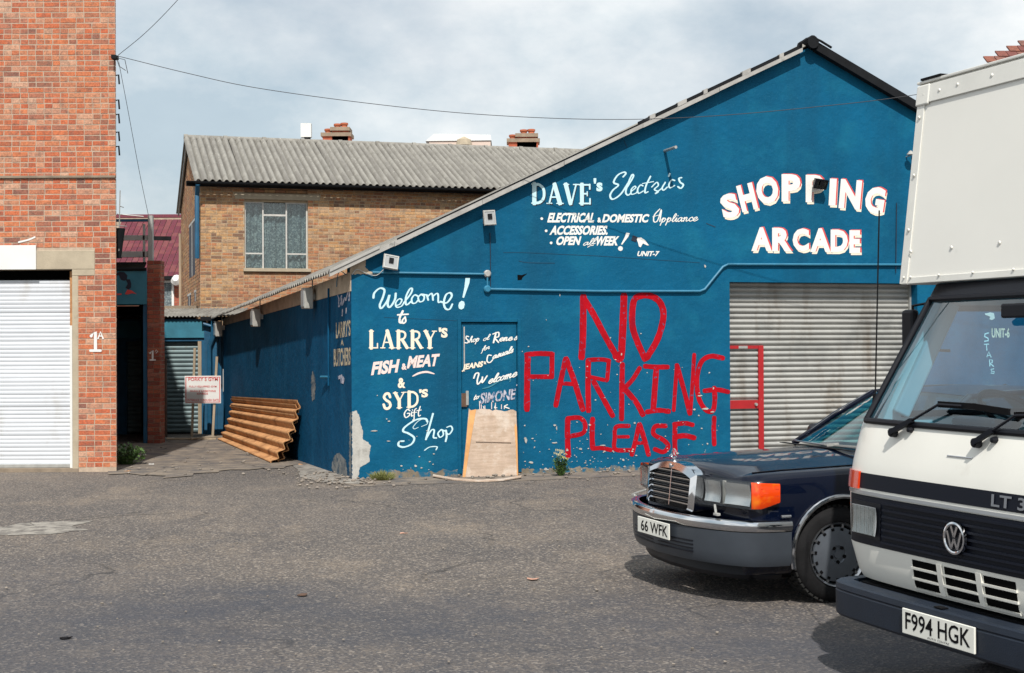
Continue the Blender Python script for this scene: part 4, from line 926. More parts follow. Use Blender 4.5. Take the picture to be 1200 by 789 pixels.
for i in range(230):
    u = random.choice((random.gauss(690, 45), random.uniform(430, 850), random.uniform(610, 850))); t_ = random.random()**1.8
    base = 556-(u-430)*.016; v = base-2-t_*random.choice((30, 60, 130))
    if 538 < u < 610: continue
    s_ = random.uniform(.35, .9) if random.random() < .85 else random.uniform(1, 1.9); chip(u, v, s_*random.uniform(.8, 2), s_)
o = mb.build('paint_chip', mt['plaster'], bb, recalc=False); o['kind'] = 'stuff'
# rough dirty plinth line
mb = MB(); up = []; lo = []
for i in range(180):
    u = 430+i*2.35; b_ = 559-(u-430)*.02; h_ = 3+4*abs(sin(i*.37)*sin(i*.11))+random.uniform(0, 2.5)
    up.append(wf(u, b_-h_, .003)); lo.append(wf(u, b_+4, .003))
mb.grid([lo, up]); mt['splash'] = M_('dirt splash', (.19, .16, .12), .95, var=.3, vscale=6, cols=[((.01, .1, .18), 9, .46, .56, 8)], bump=.4); mb.build('dirt_splash', mt['splash'], bb, recalc=False)

# conduits
def cpipe(pts, r=.016, m='blue_pipe', name='conduit', out=.03): return rod(name, [wf(u, v, out) for u, v in pts], r, mt[m], bb, 8)
mt['blue_pipe'] = M_('blue painted pipe', (.02, .16, .27), .45, var=.15, vscale=8, cols=[((.4, .4, .38), 14, .72, .78)])
cpipe([(436, 319.5), (568, 321.5)]); cpipe([(570.5, 322), (570.5, 338)], .012); cpipe([(570, 339), (700, 341.5), (819, 341.5), (825, 339), (846, 313), (852, 310), (1078, 310.5), (1300, 311)], .018)
rod('cable', [wf(574.5, 300, .012), wf(574.5, 336, .012)], .006, mt['dark_letter'], bb); rod('cable', [wf(1050, 238, .02), wf(1049, 320, .02)], .006, mt['dark_letter'], bb)
rod('cable', [wf(574, 273, .012), wf(574.5, 300, .012)], .006, mt['dark_letter'], bb)
for u, v in ((570.5, 321), (570.5, 339)):
    c_ = wf(u, v, 0); MB().lathe([(0, .055), (.035, .055), (.05, .04), (.05, 0)], 14, Matrix.Translation(c_) @ Matrix.Rotation(R(90), 4, 'X')).build('junction_box', mt['blue_pipe'] if v > 330 else mt['galv'], bb, smooth=40)
rod('bent_pipe', [wf(779, 177, 0), wf(779, 177, .4)], .022, mt['galv'], bb)
# side wall conduit and tap
rod('conduit', [sfn(387, 338, .025), sfn(387, 452, .025)], .014, mt['blue_dull'], bb); rod('conduit', [sfn(387, 442, .025), sfn(381, 442, .06)], .02, mt['blue_pipe'], bb)

rod('cable', catmull([wf(449, 316, .05), wf(440, 323, .03), (wf(428, 320, .02)), wf(418, 316, .02), wf(412, 322, .03)], 6), .007, mt['galv'], bb, 5)
rod('cable', catmull([sfn(408, 322, .03), sfn(402, 318, .04), sfn(398, 324, .03), sfn(396, 336, .02)], 5), .006, mt['blue_pipe'], bb, 5)
# door
dr = link('door', None, bb)
MB().box(DX0+.008, DX1-.008, .010, .06, .04, DZ-.008).build('leaf', mt['blue'], dr)
MB().box(DX0, DX1, .065, .31, -.04, DZ).build('lining', mt['void'], dr)
MB().box(DX0-.055, DX0-.006, -.022, -.0, .03, DZ+.05).box(DX1+.006, DX1+.05, -.022, -.0, .03, DZ+.05).box(DX0-.005, DX1+.005, -.022, -.0, DZ+.006, DZ+.05).build('frame', mt['blue'], dr, bevel=.004)
q = wf(543.5, 468, 0); MB().box(q.x-.04, q.x+.04, -.02, .009, q.z-.10, q.z+.08).build('lock', mt['rust_post'], dr); q = wf(547, 466, 0); MB().box(q.x-.015, q.x+.02, -.022, .009, q.z-.10, q.z+.09).build('lock_plate', mt['galv'], dr)
q = wf(544, 383, 0); MB().box(q.x-.008, q.x+.008, .002, .009, q.z-.6, q.z).build('edge_strip', mt['edge'], dr)
# arcade roller shutter
sh3 = link('roller_shutter', None, bb)
slats(sh3, SX+.02, SX2-.02, .03, SZ+.02, .078, .23, mt['steel_slat'], .034)
MB().box(SX+.001, SX+.03, .16, .31, 0, SZ-.001).build('guide_rail', mt['galv'], sh3); MB().box(SX2-.03, SX2-.001, .16, .31, 0, SZ-.001).build('guide_rail', mt['galv'], sh3)
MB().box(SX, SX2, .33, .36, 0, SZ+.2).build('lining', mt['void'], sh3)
mt['red_metal'] = M_('red painted steel', (.36, .008, .012), .5, var=.12, vscale=8, cols=[((.5, .45, .4), 15, .72, .8)])
IN = Plane(BL.o-BL.n*.2, BA); qq = lambda u, v: IN.uv(u, v)
a_, zt_ = qq(888, 405); b_, _ = qq(894, 405)
MB().box(a_, b_, .175, .205, .03, zt_).build('wicket_post', mt['red_metal'], sh3, bevel=.003)
MB().box(SX+.03, a_-.002, .18, .205, zt_-.045, zt_).build('wicket_rail', mt['red_metal'], sh3)
z1_ = qq(870, 469)[1]; z2_ = qq(870, 479)[1]; MB().box(SX+.03, a_-.002, .18, .205, z2_, z1_).build('wicket_rail', mt['red_metal'], sh3)
MB().box(SX+.22, SX+.36, .176, .1795, zt_-.042, zt_-.005).build('scraped_patch', mt['galv'], sh3)
q = qq(885, 474); MB().lathe([(0, .03), (.02, .03), (.025, 0)], 12, Matrix.Translation((q[0], .178, q[1])) @ Matrix.Rotation(R(90), 4, 'X')).build('lock', mt['galv'], sh3)

# ------------------------------------------------------------------ sign writing on the gable
cc = lambda ox, oy, s: (lambda L_: [(ox+x/s, oy+y/s) for x, y in L_])
c1 = cc(420, 310, 6.0)
def S1(*L_): return [(c1(p), w_*1.12/6.0) for p, w_ in L_ if w_]
strokes('sign_writing', S1(([(105, 235), (112, 200), (150, 168), (182, 180), (172, 230), (150, 285), (162, 308), (200, 260), (218, 215), (205, 280), (222, 300), (255, 250), (262, 205)], 15),
    ([(262, 290), (290, 280), (305, 250), (285, 243), (262, 270), (268, 300), (300, 295), (320, 270)], 11), ([(318, 270), (365, 210), (378, 175), (362, 172), (335, 225), (332, 275), (345, 282), (375, 255)], 13),
    ([(415, 222), (395, 215), (375, 240), (378, 270), (400, 272), (420, 250)], 12), ([(440, 210), (420, 232), (430, 262), (455, 255), (462, 225), (440, 210), (475, 215)], 12),
    ([(480, 215), (490, 250)], 12), ([(488, 225), (510, 205), (520, 215), (524, 250)], 12), ([(524, 225), (548, 205), (560, 215), (562, 265), (580, 262)], 12),
    ([(578, 262), (620, 270), (655, 225), (645, 200), (615, 215), (600, 270), (612, 310), (640, 315), (660, 280)], 14), ([(770, 100), (752, 165), (736, 230)], 0)),
    mt['sky_letter'], bb, wf, 'pale blue script reading Welcome', contrast=.45)
poly_part('sign_writing', [c1([(752, 95), (784, 95), (780, 130), (742, 236), (730, 232), (745, 160)]), c1([(702, 290), (708, 268), (725, 256), (742, 262), (747, 282), (740, 308), (722, 318), (706, 310)])], mt['sky_letter'], bb, wf, .005, 'pale blue exclamation mark')
strokes('sign_writing', S1(([(312, 328), (292, 370), (290, 405), (305, 410)], 15), ([(275, 355), (350, 350)], 12), ([(328, 370), (308, 395), (316, 414), (332, 400), (328, 370)], 11)), mt['white_letter'], bb, wf, 'white word to', contrast=.3)
strokes('sign_writing', serif('LARRY', 432, 512, 387.5, 408.5), mt['cream_letter'], bb, wf, 'cream serif name LARRY', smooth=True)
words('sign_writing', [("'S", (514, 384, 524.5, 396))], mt['cream_letter'], bb, wf, bold=.05)
words('sign_writing', [('FISH', (436, 422.5, 467, 438.5), dict(shear=3, rise=3.5)), ('&', (470.5, 426, 476.5, 433.5)), ('MEAT', (478, 416, 514, 430.5), dict(shear=3, rise=3))], mt['pink_letter'], bb, wf, 'pale pink FISH & MEAT', bold=.045)
c2 = cc(420, 430, 5.635)
def S2(*L_): return [(c2(p), w_/5.635) for p, w_ in L_]
strokes('sign_writing', S2(([(358, 62), (400, 42), (450, 34), (500, 46)], 13)), mt['pink_letter'], bb, wf, 'pink underline stroke', taper=.5)
words('sign_writing', [('&', (466, 443, 475, 455))], mt['cream_letter'], bb, wf, bold=.04)
strokes('sign_writing', serif('SYD', 448, 492, 461, 480, rise=3), mt['cream_letter'], bb, wf, 'cream serif name SYD', layer=2)
words('sign_writing', [("'S", (491, 456, 501.5, 466), dict(rise=1))], mt['cream_letter'], bb, wf, bold=.05)
strokes('sign_writing', S2(([(340, 290), (322, 282), (303, 310), (312, 335), (335, 322), (338, 308), (322, 308)], 9), ([(352, 298), (350, 325), (360, 322)], 8), ([(356, 284), (357, 287)], 7), ([(382, 275), (370, 290), (366, 350), (358, 352)], 8), ([(358, 302), (385, 300)], 6), ([(408, 262), (396, 300), (398, 325), (410, 320)], 8), ([(385, 290), (415, 285)], 7)), mt['white_letter'], bb, wf, 'small white word Gift', contrast=.3)
strokes('sign_writing', S2(([(395, 400), (370, 410), (362, 395), (400, 355), (440, 345), (455, 375), (415, 395)], 6), ([(455, 362), (440, 343), (380, 350), (310, 395), (295, 425), (330, 440), (368, 470), (350, 510), (300, 530), (265, 520), (270, 495), (300, 490)], 15),
    ([(492, 310), (470, 390), (445, 480)], 14), ([(450, 470), (480, 420), (500, 420), (495, 465), (515, 470)], 12), ([(545, 415), (525, 440), (538, 465), (560, 450), (555, 420), (545, 415), (575, 425)], 11), ([(578, 420), (582, 460), (575, 492)], 13), ([(582, 400), (610, 392), (620, 415), (600, 445), (584, 440)], 11),
    ([(436, 552), (470, 530), (518, 528), (512, 548)], 9)), mt['sky_letter'], bb, wf, 'large pale blue word Shop', contrast=.4)
# lettering on the door (lies on the leaf)
df = lambda u, v, o=0: wf(u, v, o-.0065)
lw = []
lw += script('hop', 549.5, 561.5, 401.5, 400, 3.6, 1.1, .3); lw += S1(([(775, 508), (760, 505), (758, 522), (772, 535), (768, 552), (748, 550)], 8)); lw += script('ol', 566, 573, 400, 398, 3.2, .9, .3)
lw += S1(([(950, 550), (968, 480)], 11), ([(945, 490), (985, 478), (985, 508), (960, 516), (985, 548)], 10)); lw += script('ene', 585, 600, 400, 399, 4, 1.5, .35); lw += script('s', 602, 606, 399, 398, 4, 1.2, .3)
lw += script('for', 564.5, 573, 412, 409, 3, .9, .35)
lw += S1(([(935, 640), (912, 640), (905, 680), (925, 690), (945, 670)], 9)); lw += script('asuals', 577, 601, 421, 413, 4, 1.4, .35)
lw += S2(([(762, 75), (775, 45), (795, 45), (785, 90), (790, 115), (815, 85), (820, 65), (818, 105), (850, 60)], 11)); lw += script('elcome', 572, 605, 450, 441, 5.2, 1.5, .4)
lw += script('to', 554.5, 561, 469, 467, 3, 1.2, .35)
lw += S2(([(985, 250), (965, 262), (995, 275)], 9), ([(905, 255), (900, 272), (915, 270)], 7), ([(825, 262), (830, 275)], 6))
strokes('sign_writing', lw, mt['white_letter'], bb, df, 'small white writing on the door', contrast=.35)
words('sign_writing', [('JEANS', (542, 425, 566, 434), dict(shear=2, rise=4)), ('&', (567, 423.5, 570, 427))], mt['cream_letter'], bb, df, 'cream word JEANS on the door', bold=.05, out=.005)
words('sign_writing', [('SIMONE', (563, 458, 604, 471), dict(shear=1.5, rise=5.5)), ("'S", (605, 450, 610, 456))], mt['mauve_letter'], bb, df, 'faded mauve name SIMONE on the door', bold=.03, out=.005)
strokes('sign_writing', S2(([(820, 145), (870, 130), (940, 90), (1000, 80), (1000, 100)], 10)), mt['teal'], bb, df, 'faded teal swash on the door', taper=.5)
strokes('paint_drip', S2(*[([(x, y), (x+random.uniform(-2, 2), 278)], 5) for x, y in ((800, 228), (812, 250), (835, 258), (880, 235), (905, 240), (945, 250), (965, 262))]), mt['pink_letter'], bb, df, 'pale drips above the board')
# Dave's Electrics
c3 = cc(610, 190, 5.4545)
def S3(*L_): return [(c3(p), w_/5.4545) for p, w_ in L_]
strokes('sign_writing', [([(u+1.2, v+1.0) for u, v in p], w_) for p, w_ in serif('DAVE', 622, 695, 215, 239, rise=-.8)], mt['dark_letter'], bb, lambda u, v, o=0: wf(u, v, o*.2+.001), 'dark shadow of the name')
strokes('sign_writing', serif('DAVE', 622, 695, 215, 239, rise=-.8), mt['sky_letter'], bb, lambda u, v, o=0: wf(u, v, o+.003), "pale blue serif name DAVE")
words('sign_writing', [("'s", (695.5, 209, 706, 224.5))], mt['sky_letter'], bb, wf, bold=.04)
strokes('sign_writing', S3(([(655, 95), (672, 75), (660, 65), (620, 85), (595, 130), (625, 148), (590, 180), (572, 215), (590, 238), (640, 205), (690, 130)], 13), ([(682, 160), (720, 95), (712, 82), (690, 130), (672, 190), (685, 212), (705, 200)], 12),
    ([(705, 190), (735, 165), (728, 155), (708, 175), (708, 205), (735, 200), (748, 185)], 10), ([(782, 152), (765, 148), (748, 175), (755, 200), (785, 185)], 11), ([(830, 92), (802, 150), (795, 195), (815, 190)], 12), ([(778, 138), (850, 125)], 8),
    ([(838, 160), (870, 130), (880, 150), (855, 175), (880, 190), (860, 202), (900, 170)], 10), ([(925, 130), (905, 165), (915, 180), (938, 160)], 11), ([(950, 80), (955, 72), (948, 90)], 12), ([(985, 118), (965, 115), (948, 145), (955, 165), (985, 150)], 11), ([(1030, 100), (1012, 105), (1020, 130), (1040, 145), (1025, 168), (1005, 158)], 12)), mt['sky_letter'], bb, wf, 'pale blue script Electrics', contrast=.4)
words('sign_writing', [('ELECTRICAL', (642.5, 249.5, 697, 261), dict(shear=3)), ('&', (700, 255, 704.5, 261)), ('DOMESTIC', (706.5, 251, 760, 261), dict(shear=2.5))], mt['white_letter'], bb, wf, 'white line ELECTRICAL & DOMESTIC', bold=.045)
words('sign_writing', [('ACCESSORIES.', (645, 264.5, 713, 275.5), dict(shear=3)), ('OPEN', (652, 277, 680, 287.5), dict(shear=3)), ('WEEK', (698, 277, 725, 288), dict(shear=3))], mt['white_letter'], bb, wf, 'white lines of ACCESSORIES and OPEN all WEEK', bold=.045)
words('sign_writing', [('UNIT-7', (747, 294.5, 772, 300.5), dict(shear=2))], mt['white_letter'], bb, wf, bold=.04)
lw = S3(([(890, 300), (855, 340), (852, 380), (875, 375), (900, 305), (890, 380)], 8), ([(845, 350), (900, 335)], 5)); lw += script('ppliance', 774, 817, 260.5, 259, 4.6, 1.3, .3)
lw += script('all', 683, 697, 288, 286, 3.6, 1.1, .4); lw += S3(([(428, 545), (445, 535), (465, 532)], 6))
strokes('sign_writing', lw, mt['white_letter'], bb, wf, 'white script words Appliance and all', contrast=.35)
dot = lambda x, y, r_: c3([(x+r_*cos(i*pi/4), y+r_*sin(i*pi/4)) for i in range(8)])
for pg_ in (dot(135, 362, 9), dot(163, 440, 9), dot(195, 517, 9)): poly_part('bullet_dot', [pg_], mt['white_letter'], bb, wf, .005)
poly_part('exclamation_dot', [dot(638, 553, 16)], mt['white_letter'], bb, wf, .005)
poly_part('sign_writing', [c3([(675, 452), (697, 455), (690, 475), (648, 530), (642, 525), (668, 475)])], mt['white_letter'], bb, wf, .005, 'white exclamation mark')
poly_part('pointing_hand', [c3([(738, 485), (770, 483), (795, 500), (820, 533), (808, 533), (782, 520), (775, 530), (768, 545), (756, 540), (750, 515)])], mt['white_letter'], bb, wf, .005, 'small painted pointing hand')
poly_part('painted_cuff', [c3([(718, 468), (748, 480), (738, 512), (706, 500)])], mt['dark_letter'], bb, wf, .006)
# Shopping arcade: block capitals with cream and red shadow
c4 = cc(830, 190, 5.2174)
SA = [('S', 130, 268, 105, 150, 12), ('H', 237, 216, 100, 165, 14), ('O', 360, 172, 135, 170, 6), ('P', 505, 158, 115, 168, 0), ('P', 650, 162, 110, 168, 0), ('I', 760, 184, 42, 165, -3), ('N', 868, 198, 130, 180, -5), ('G', 1018, 234, 118, 165, -9),
      ('A', 325, 472, 125, 145, 0), ('R', 450, 474, 120, 145, 0), ('C', 565, 476, 100, 140, 0), ('A', 685, 478, 125, 145, 0), ('D', 800, 482, 105, 138, 0), ('E', 895, 487, 66, 140, 0)]
for mtl, dx, dy, o_, bd in ((mt['cream_letter'], 10, 12, .003, .05), (mt['red_letter'], 9, -4, .0040, .04), (mt['white_letter'], 0, 0, .005, .05)):
    mb = MB()
    for ch, x, y, w_, h_, rt in SA:
        if ch == 'P' and x == 650 and mtl is not mt['white_letter']: pass
        (a0, b0), (a1, b1) = c4([(x-w_/2+dx, y-h_/2+dy), (x+w_/2+dx, y+h_/2+dy)]); typ(mb, ch, (a0, b0, a1, b1), wf, bold=bd, rot=rt, out=o_)
    mb.build('sign_writing', mtl, bb, recalc=False)['label'] = 'SHOPPING ARCADE lettering in '+('cream shadow', 'red shadow', 'white capitals')[(dx == 7)+2*(dx == 0)]
# red NO PARKING PLEASE
c7r = cc(600, 320, 3.157)
NP = [([(257, 312), (262, 240), (264, 88)], 22), ([(264, 92), (300, 150), (345, 235), (385, 305)], 20), ([(385, 308), (402, 312), (410, 200), (414, 85)], 24),
 ([(492, 318), (462, 250), (445, 190), (450, 105), (478, 84), (515, 86), (548, 110), (560, 160), (540, 240), (500, 312)], 21),
 ([(55, 505), (56, 400), (58, 305)], 20), ([(52, 302), (100, 298), (150, 300)], 16), ([(148, 305), (147, 385)], 16), ([(62, 384), (148, 384)], 15),
 ([(162, 490), (180, 400), (198, 318)], 17), ([(200, 318), (230, 400), (262, 505)], 19), ([(180, 408), (235, 412)], 13),
 ([(283, 510), (281, 420), (282, 325)], 18), ([(280, 322), (330, 320), (360, 325)], 14), ([(358, 328), (352, 395)], 14), ([(286, 384), (350, 398)], 13), ([(302, 402), (340, 470), (372, 528)], 17),
 ([(405, 540), (406, 440), (408, 338)], 17), ([(472, 352), (445, 395), (414, 428)], 15), ([(420, 432), (460, 480), (484, 524)], 18),
 ([(492, 345), (530, 348), (576, 348)], 16), ([(534, 350), (528, 430), (522, 510)], 19), ([(500, 514), (540, 508), (580, 512)], 16),
 ([(598, 508), (604, 420), (610, 340)], 13), ([(610, 342), (635, 430), (658, 520)], 16), ([(660, 515), (668, 400), (674, 302)], 13),
 ([(780, 315), (735, 308), (700, 330), (684, 390), (690, 460), (715, 505), (742, 510), (750, 470), (748, 425)], 16), ([(712, 436), (760, 432), (800, 440)], 15),
 ([(208, 676), (205, 600), (206, 540)], 18), ([(206, 538), (250, 536), (270, 560), (262, 592), (210, 605)], 15),
 ([(298, 540), (296, 600), (298, 648)], 17), ([(298, 650), (330, 648), (366, 655)], 14),
 ([(432, 566), (385, 570), (380, 610), (382, 652), (438, 656)], 14), ([(388, 606), (430, 606)], 11),
 ([(443, 672), (458, 615), (470, 560)], 15), ([(472, 560), (488, 610), (505, 672)], 16), ([(456, 630), (490, 628)], 11),
 ([(568, 566), (530, 568), (524, 596), (560, 618), (578, 640), (560, 662), (528, 652)], 15),
 ([(606, 700), (602, 630), (603, 560)], 16), ([(600, 560), (640, 556), (668, 562)], 15), ([(606, 606), (640, 602), (674, 610)], 17), ([(606, 690), (670, 690)], 14),
 ([(748, 535), (746, 580), (748, 634)], 15)]
strokes('red_graffiti', [(c7r(p), w_*1.1/3.157) for p, w_ in NP], mt['red_paint'], bb, wf, 'hand painted red words NO PARKING PLEASE !')
# writing to the right of the shutter, seen through the van windscreen
c9 = cc(1100, 330, 4.64)
lw = [(c9(p), w_/4.64) for p, w_ in [([(270, 280), (252, 285), (250, 300), (268, 308), (270, 322), (250, 325)], 7), ([(248, 342), (272, 340)], 5), ([(260, 342), (262, 375)], 5), ([(262, 410), (272, 382), (285, 412)], 5), ([(266, 402), (280, 402)], 4),
      ([(278, 460), (276, 425), (292, 428), (290, 442), (278, 444), (298, 462)], 6), ([(300, 475), (284, 478), (288, 488), (302, 490), (300, 500), (284, 498)], 5)]]
strokes('sign_writing', lw, mt['sky_letter'], bb, wf, 'pale blue vertical word STARS', smooth=False)
words('sign_writing', [('UNIT-6', (1162, 384.5, 1183, 396))], mt['cream_letter'], bb, wf, bold=.03)
poly_part('pointing_hand', [c9([(250, 175), (280, 168), (300, 172), (305, 200), (290, 210), (275, 205), (280, 192), (255, 182)])], mt['white_letter'], bb, wf, .005)
strokes('sign_writing', [(c9([(268, 130), (300, 132), (340, 128), (365, 128)]), 1.4)], mt['white_letter'], bb, wf)
# side wall writing
strokes('sign_writing', [(cc(370, 320, 6.57)(p), w_) for p, w_ in [([(168, 160), (180, 200), (178, 260), (195, 230), (200, 170), (205, 250), (225, 190), (235, 210), (262, 100), (258, 215)], 1.3), ([(208, 280), (205, 330)], 1.3), ([(236, 270), (236, 310)], 1.3)]], mt['mauve_letter'], bb, sfn, 'faded script Welcome on the side wall')
words('sign_writing', [("LARRY'S", (394, 376, 411, 395.5), dict(rise=3))], mt['brown_letter'], bb, sfn, 'faded LARRY on the side wall', bold=.03)
words('sign_writing', [('A', (399.5, 398, 403, 405)), ('BUTCHERS', (391.5, 408, 411, 429), dict(rise=2))], mt['brown_letter'], bb, sfn, 'faded BUTCHERS on the side wall', bold=.03)
poly_part('pointing_hand', [cc(240, 330, 3.29)([(515, 365), (530, 358), (540, 375), (536, 395), (526, 392), (524, 375), (516, 378)])], mt['mauve_letter'], bb, sfn, .005)

# ================================================================== lamps fixed to the walls
def floodlight(label, loc, rz, tilt, roll=0, w_=.19, h_=.23, group='floodlights on the blue building', body='lampgrey'):
    t = thing('floodlight', label, 'floodlight', loc, rz, group)
    M0 = Matrix.Translation((0, -.12, 0)) @ Matrix.Rotation(R(roll), 4, 'Y') @ Matrix.Rotation(R(tilt), 4, 'X')
    mb = MB(); mb.add([M0 @ Vector(p) for p in [(-w_/2, -.05, -h_/2), (w_/2, -.05, -h_/2), (w_/2, -.05, h_/2), (-w_/2, -.05, h_/2), (-w_*.33, .07, -h_*.33), (w_*.33, .07, -h_*.33), (w_*.33, .07, h_*.33), (-w_*.33, .07, h_*.33)]],
        [(0, 1, 2, 3), (4, 7, 6, 5), (0, 4, 5, 1), (1, 5, 6, 2), (2, 6, 7, 3), (3, 7, 4, 0)]); mb.build('housing', mt[body], t, bevel=.006)
    MB().box(-w_*.4, w_*.4, -.058, -.052, -h_*.38, h_*.38, M0).build('lens', mt['lampglass'] if body == 'lampgrey' else mt['car_glass'], t)
    mb = MB()
    for a, b in ((-w_*.45, -w_*.38), (w_*.38, w_*.45)): mb.box(a, b, -.066, -.0585, -h_*.45, h_*.45, M0)
    for a, b in ((-h_*.45, -h_*.38), (h_*.38, h_*.45)): mb.box(-w_*.379, w_*.379, -.065, -.0585, a, b, M0)
    mb.build('rim', mt['galv'] if body == 'lampgrey' else mt['plastic'], t)
    mb = MB(); mb.box(-.025, .025, -.1, 0, -.02, .02).box(-.05, .05, -.012, 0, -.06, .06)
    MBb = mb.build('bracket', mt['galv'] if body == 'lampgrey' else mt['beige'], t)
    MB().box(-.03, .03, -.075, -.066, -.02, .05, M0).build('wire_guard', mt['black'], t)
    return t
WR = Matrix.Rotation(BA, 3, 'Z'); wW = lambda u, v: BL.o+WR @ wf(u, v, 0)
floodlight('grey floodlight low on the gable above the word Welcome', wW(455, 309), BA, -14, 10, w_=.21, h_=.2)
floodlight('grey floodlight under the roof edge left of the Electrics sign', wW(570, 257), BA, -6, -4, w_=.17, h_=.21)
floodlight('black floodlight over the letter P of the shopping sign', wW(956, 216), BA, 24, 6, body='plastic', w_=.21, h_=.15)
lm_ = thing('wall_bracket', 'small pale insulator bracket by the right end of the gable', 'bracket', wW(1062, 184), BA)
MB().lathe([(0, 0), (.06, .02), (.02, .07), (0, .08)], 10, Matrix.Translation((0, -.12, 0))).build('cap', mt['lampgrey'], lm_); rod('arm', [(0, 0, 0), (0, -.12, .01)], .01, mt['galv'], lm_); rod('wire', [(.02, -.1, 0), (.09, -.05, -.15), (.05, -.02, -.4)], .005, mt['black'], lm_)
SA_ = BA+sang
for u, v, lbl in ((370, 349, 'grey box lamp on the side wall nearest the corner'), (308, 372, 'grey box lamp midway along the side wall'), (263, 385, 'grey box lamp at the far end of the side wall')):
    pB = sfn(u, v, 0); pw_ = BL.o+WR @ pB
    t = thing('wall_lamp', lbl, 'wall lamp', pw_, SA_+pi, 'lamps on the side wall'); s_ = .2
    # local -y points away from the wall after the half turn
    MB().box(-.11, .11, -.19, -.06, -.16, .14).build('housing', mt['lampgrey'], t, bevel=.012); MB().box(-.09, .09, -.2, -.191, -.13, .1).build('lens', mt['lampglass'], t); MB().box(-.03, .03, -.06, 0, -.03, .06).build('bracket', mt['galv'], t); rod('cable', [(0, -.05, .14), (.02, -.05, .3), (.0, .0, .33)], .01, mt['galv'], t)

# ================================================================== vehicles: local x = towards the far right of the photo, y = backwards, z up
def veh_root(name, label, cat, F, phi):
    return thing(name, label, cat, (F[0], F[1], 0), phi-pi/2)
def wheel(parent, a, l, r, wd, side, cover='alloy', rim=.2, slots=15, tread=46, flat=True):
    Mx = Matrix.Translation((a, l, r)) @ Matrix.Rotation(R(90)*side, 4, 'Y')       # local z points outwards
    w0 = link('wheel', None, parent)
    mb = MB(); mb.lathe([(rim-.01, -wd/2), (r-.05, -wd/2-.004), (r-.015, -wd/2+.015), (r-.002, -wd/2+.035), (r-.002, wd/2-.035), (r-.015, wd/2-.015), (r-.05, wd/2+.004), (rim+.01, wd/2-.002), (rim-.01, wd/2-.03)], 56, Mx)
    mb.build('tyre', mt['rubber'], w0, smooth=40)
    tb = MB()
    for i in range(tread):
        an = 2*pi*i/tread
        for k in range(4):
            h = -wd/2+.02+k*(wd-.04)/4; B = Mx @ Matrix.Rotation(an+.04*(k % 2), 4, 'Z') @ Matrix.Translation((r, 0, h+(wd-.04)/8))
            tb.box(-.006, .0075, -r*pi/tread*.62, r*pi/tread*.62, -(wd-.04)/10, (wd-.04)/10, B)
    o = tb.build('tread_block', mt['tread'], w0); o['kind'] = 'stuff'
    rb = MB(); rb.lathe([(rim+.005, wd/2-.01), (rim, wd/2-.0), (rim-.012, wd/2-.012), (rim-.02, wd/2-.03), (rim-.02, -wd/2+.02)], 48, Mx); rb.build('rim', mt['dullchrome' if flat else 'boxtrim'], w0, smooth=40)
    db = MB(); db.lathe([(rim-.03, wd/2-.03), (rim-.032, wd/2-.016), (rim*.6, wd/2-.006), (.06, wd/2-.004), (.055, wd/2-.012), (.03, wd/2-.012), (.028, wd/2-.006), (0, wd/2-.006)], 48, Mx); db.build('wheel_cover', mt[cover], w0, smooth=30)
    MB().lathe([(rim-.02, wd/2-.034), (rim-.05, wd/2-.034), (0, wd/2-.034)], 32, Mx).build('backing', mt['ink'], w0)
    if slots:
        sb = MB(); sk = MB()
        for i in range(slots):
            B = Mx @ Matrix.Rotation(2*pi*i/slots, 4, 'Z')
            sb.box(rim-.033, rim-.006, -.008, .008, wd/2-.026, wd/2-.010, B); sk.box(rim-.055, rim-.038, -.011, .011, wd/2-.014, wd/2-.0095, B)
        sb.build('spoke', mt['dullchrome'], w0)['kind'] = 'stuff'; sk.build('slot', mt['ink'], w0)['kind'] = 'stuff'
    nb = MB()
    for i in range(5): nb.lathe([(.013, 0), (.013, .008), (0, .008)], 6, Mx @ Matrix.Rotation(2*pi*i/5, 4, 'Z') @ Matrix.Translation((.052 if flat else .08, 0, wd/2-.010)))
    nb.build('wheel_nuts', mt['ink' if flat else 'galv'], w0)['kind'] = 'stuff'
    return w0
def sweep(mb, path, sec):
    """sec: (out, z) profile swept along a plan path [(a, l)], outwards to the left of travel"""
    rows = []; n = len(path)
    for i, (a, l) in enumerate(path):
        d = Vector(path[min(i+1, n-1)])-Vector(path[max(i-1, 0)]); d.normalize(); nn = Vector((d.y, -d.x))
        rows.append([(a+nn.x*o, l+nn.y*o, z) for o, z in sec])
    mb.grid(rows, close=True); k = len(sec)
    mb.add(rows[0], [tuple(range(k))]); mb.add(rows[-1], [tuple(range(k-1, -1, -1))]); return mb
def mirror_path(h): return [(a, l) for a, l in h]+[(-a, l) for a, l in reversed(h[:-1])]
def cat2(p, k=5): return [(q.x, q.y) for q in catmull([Vector(x) for x in p], k)]

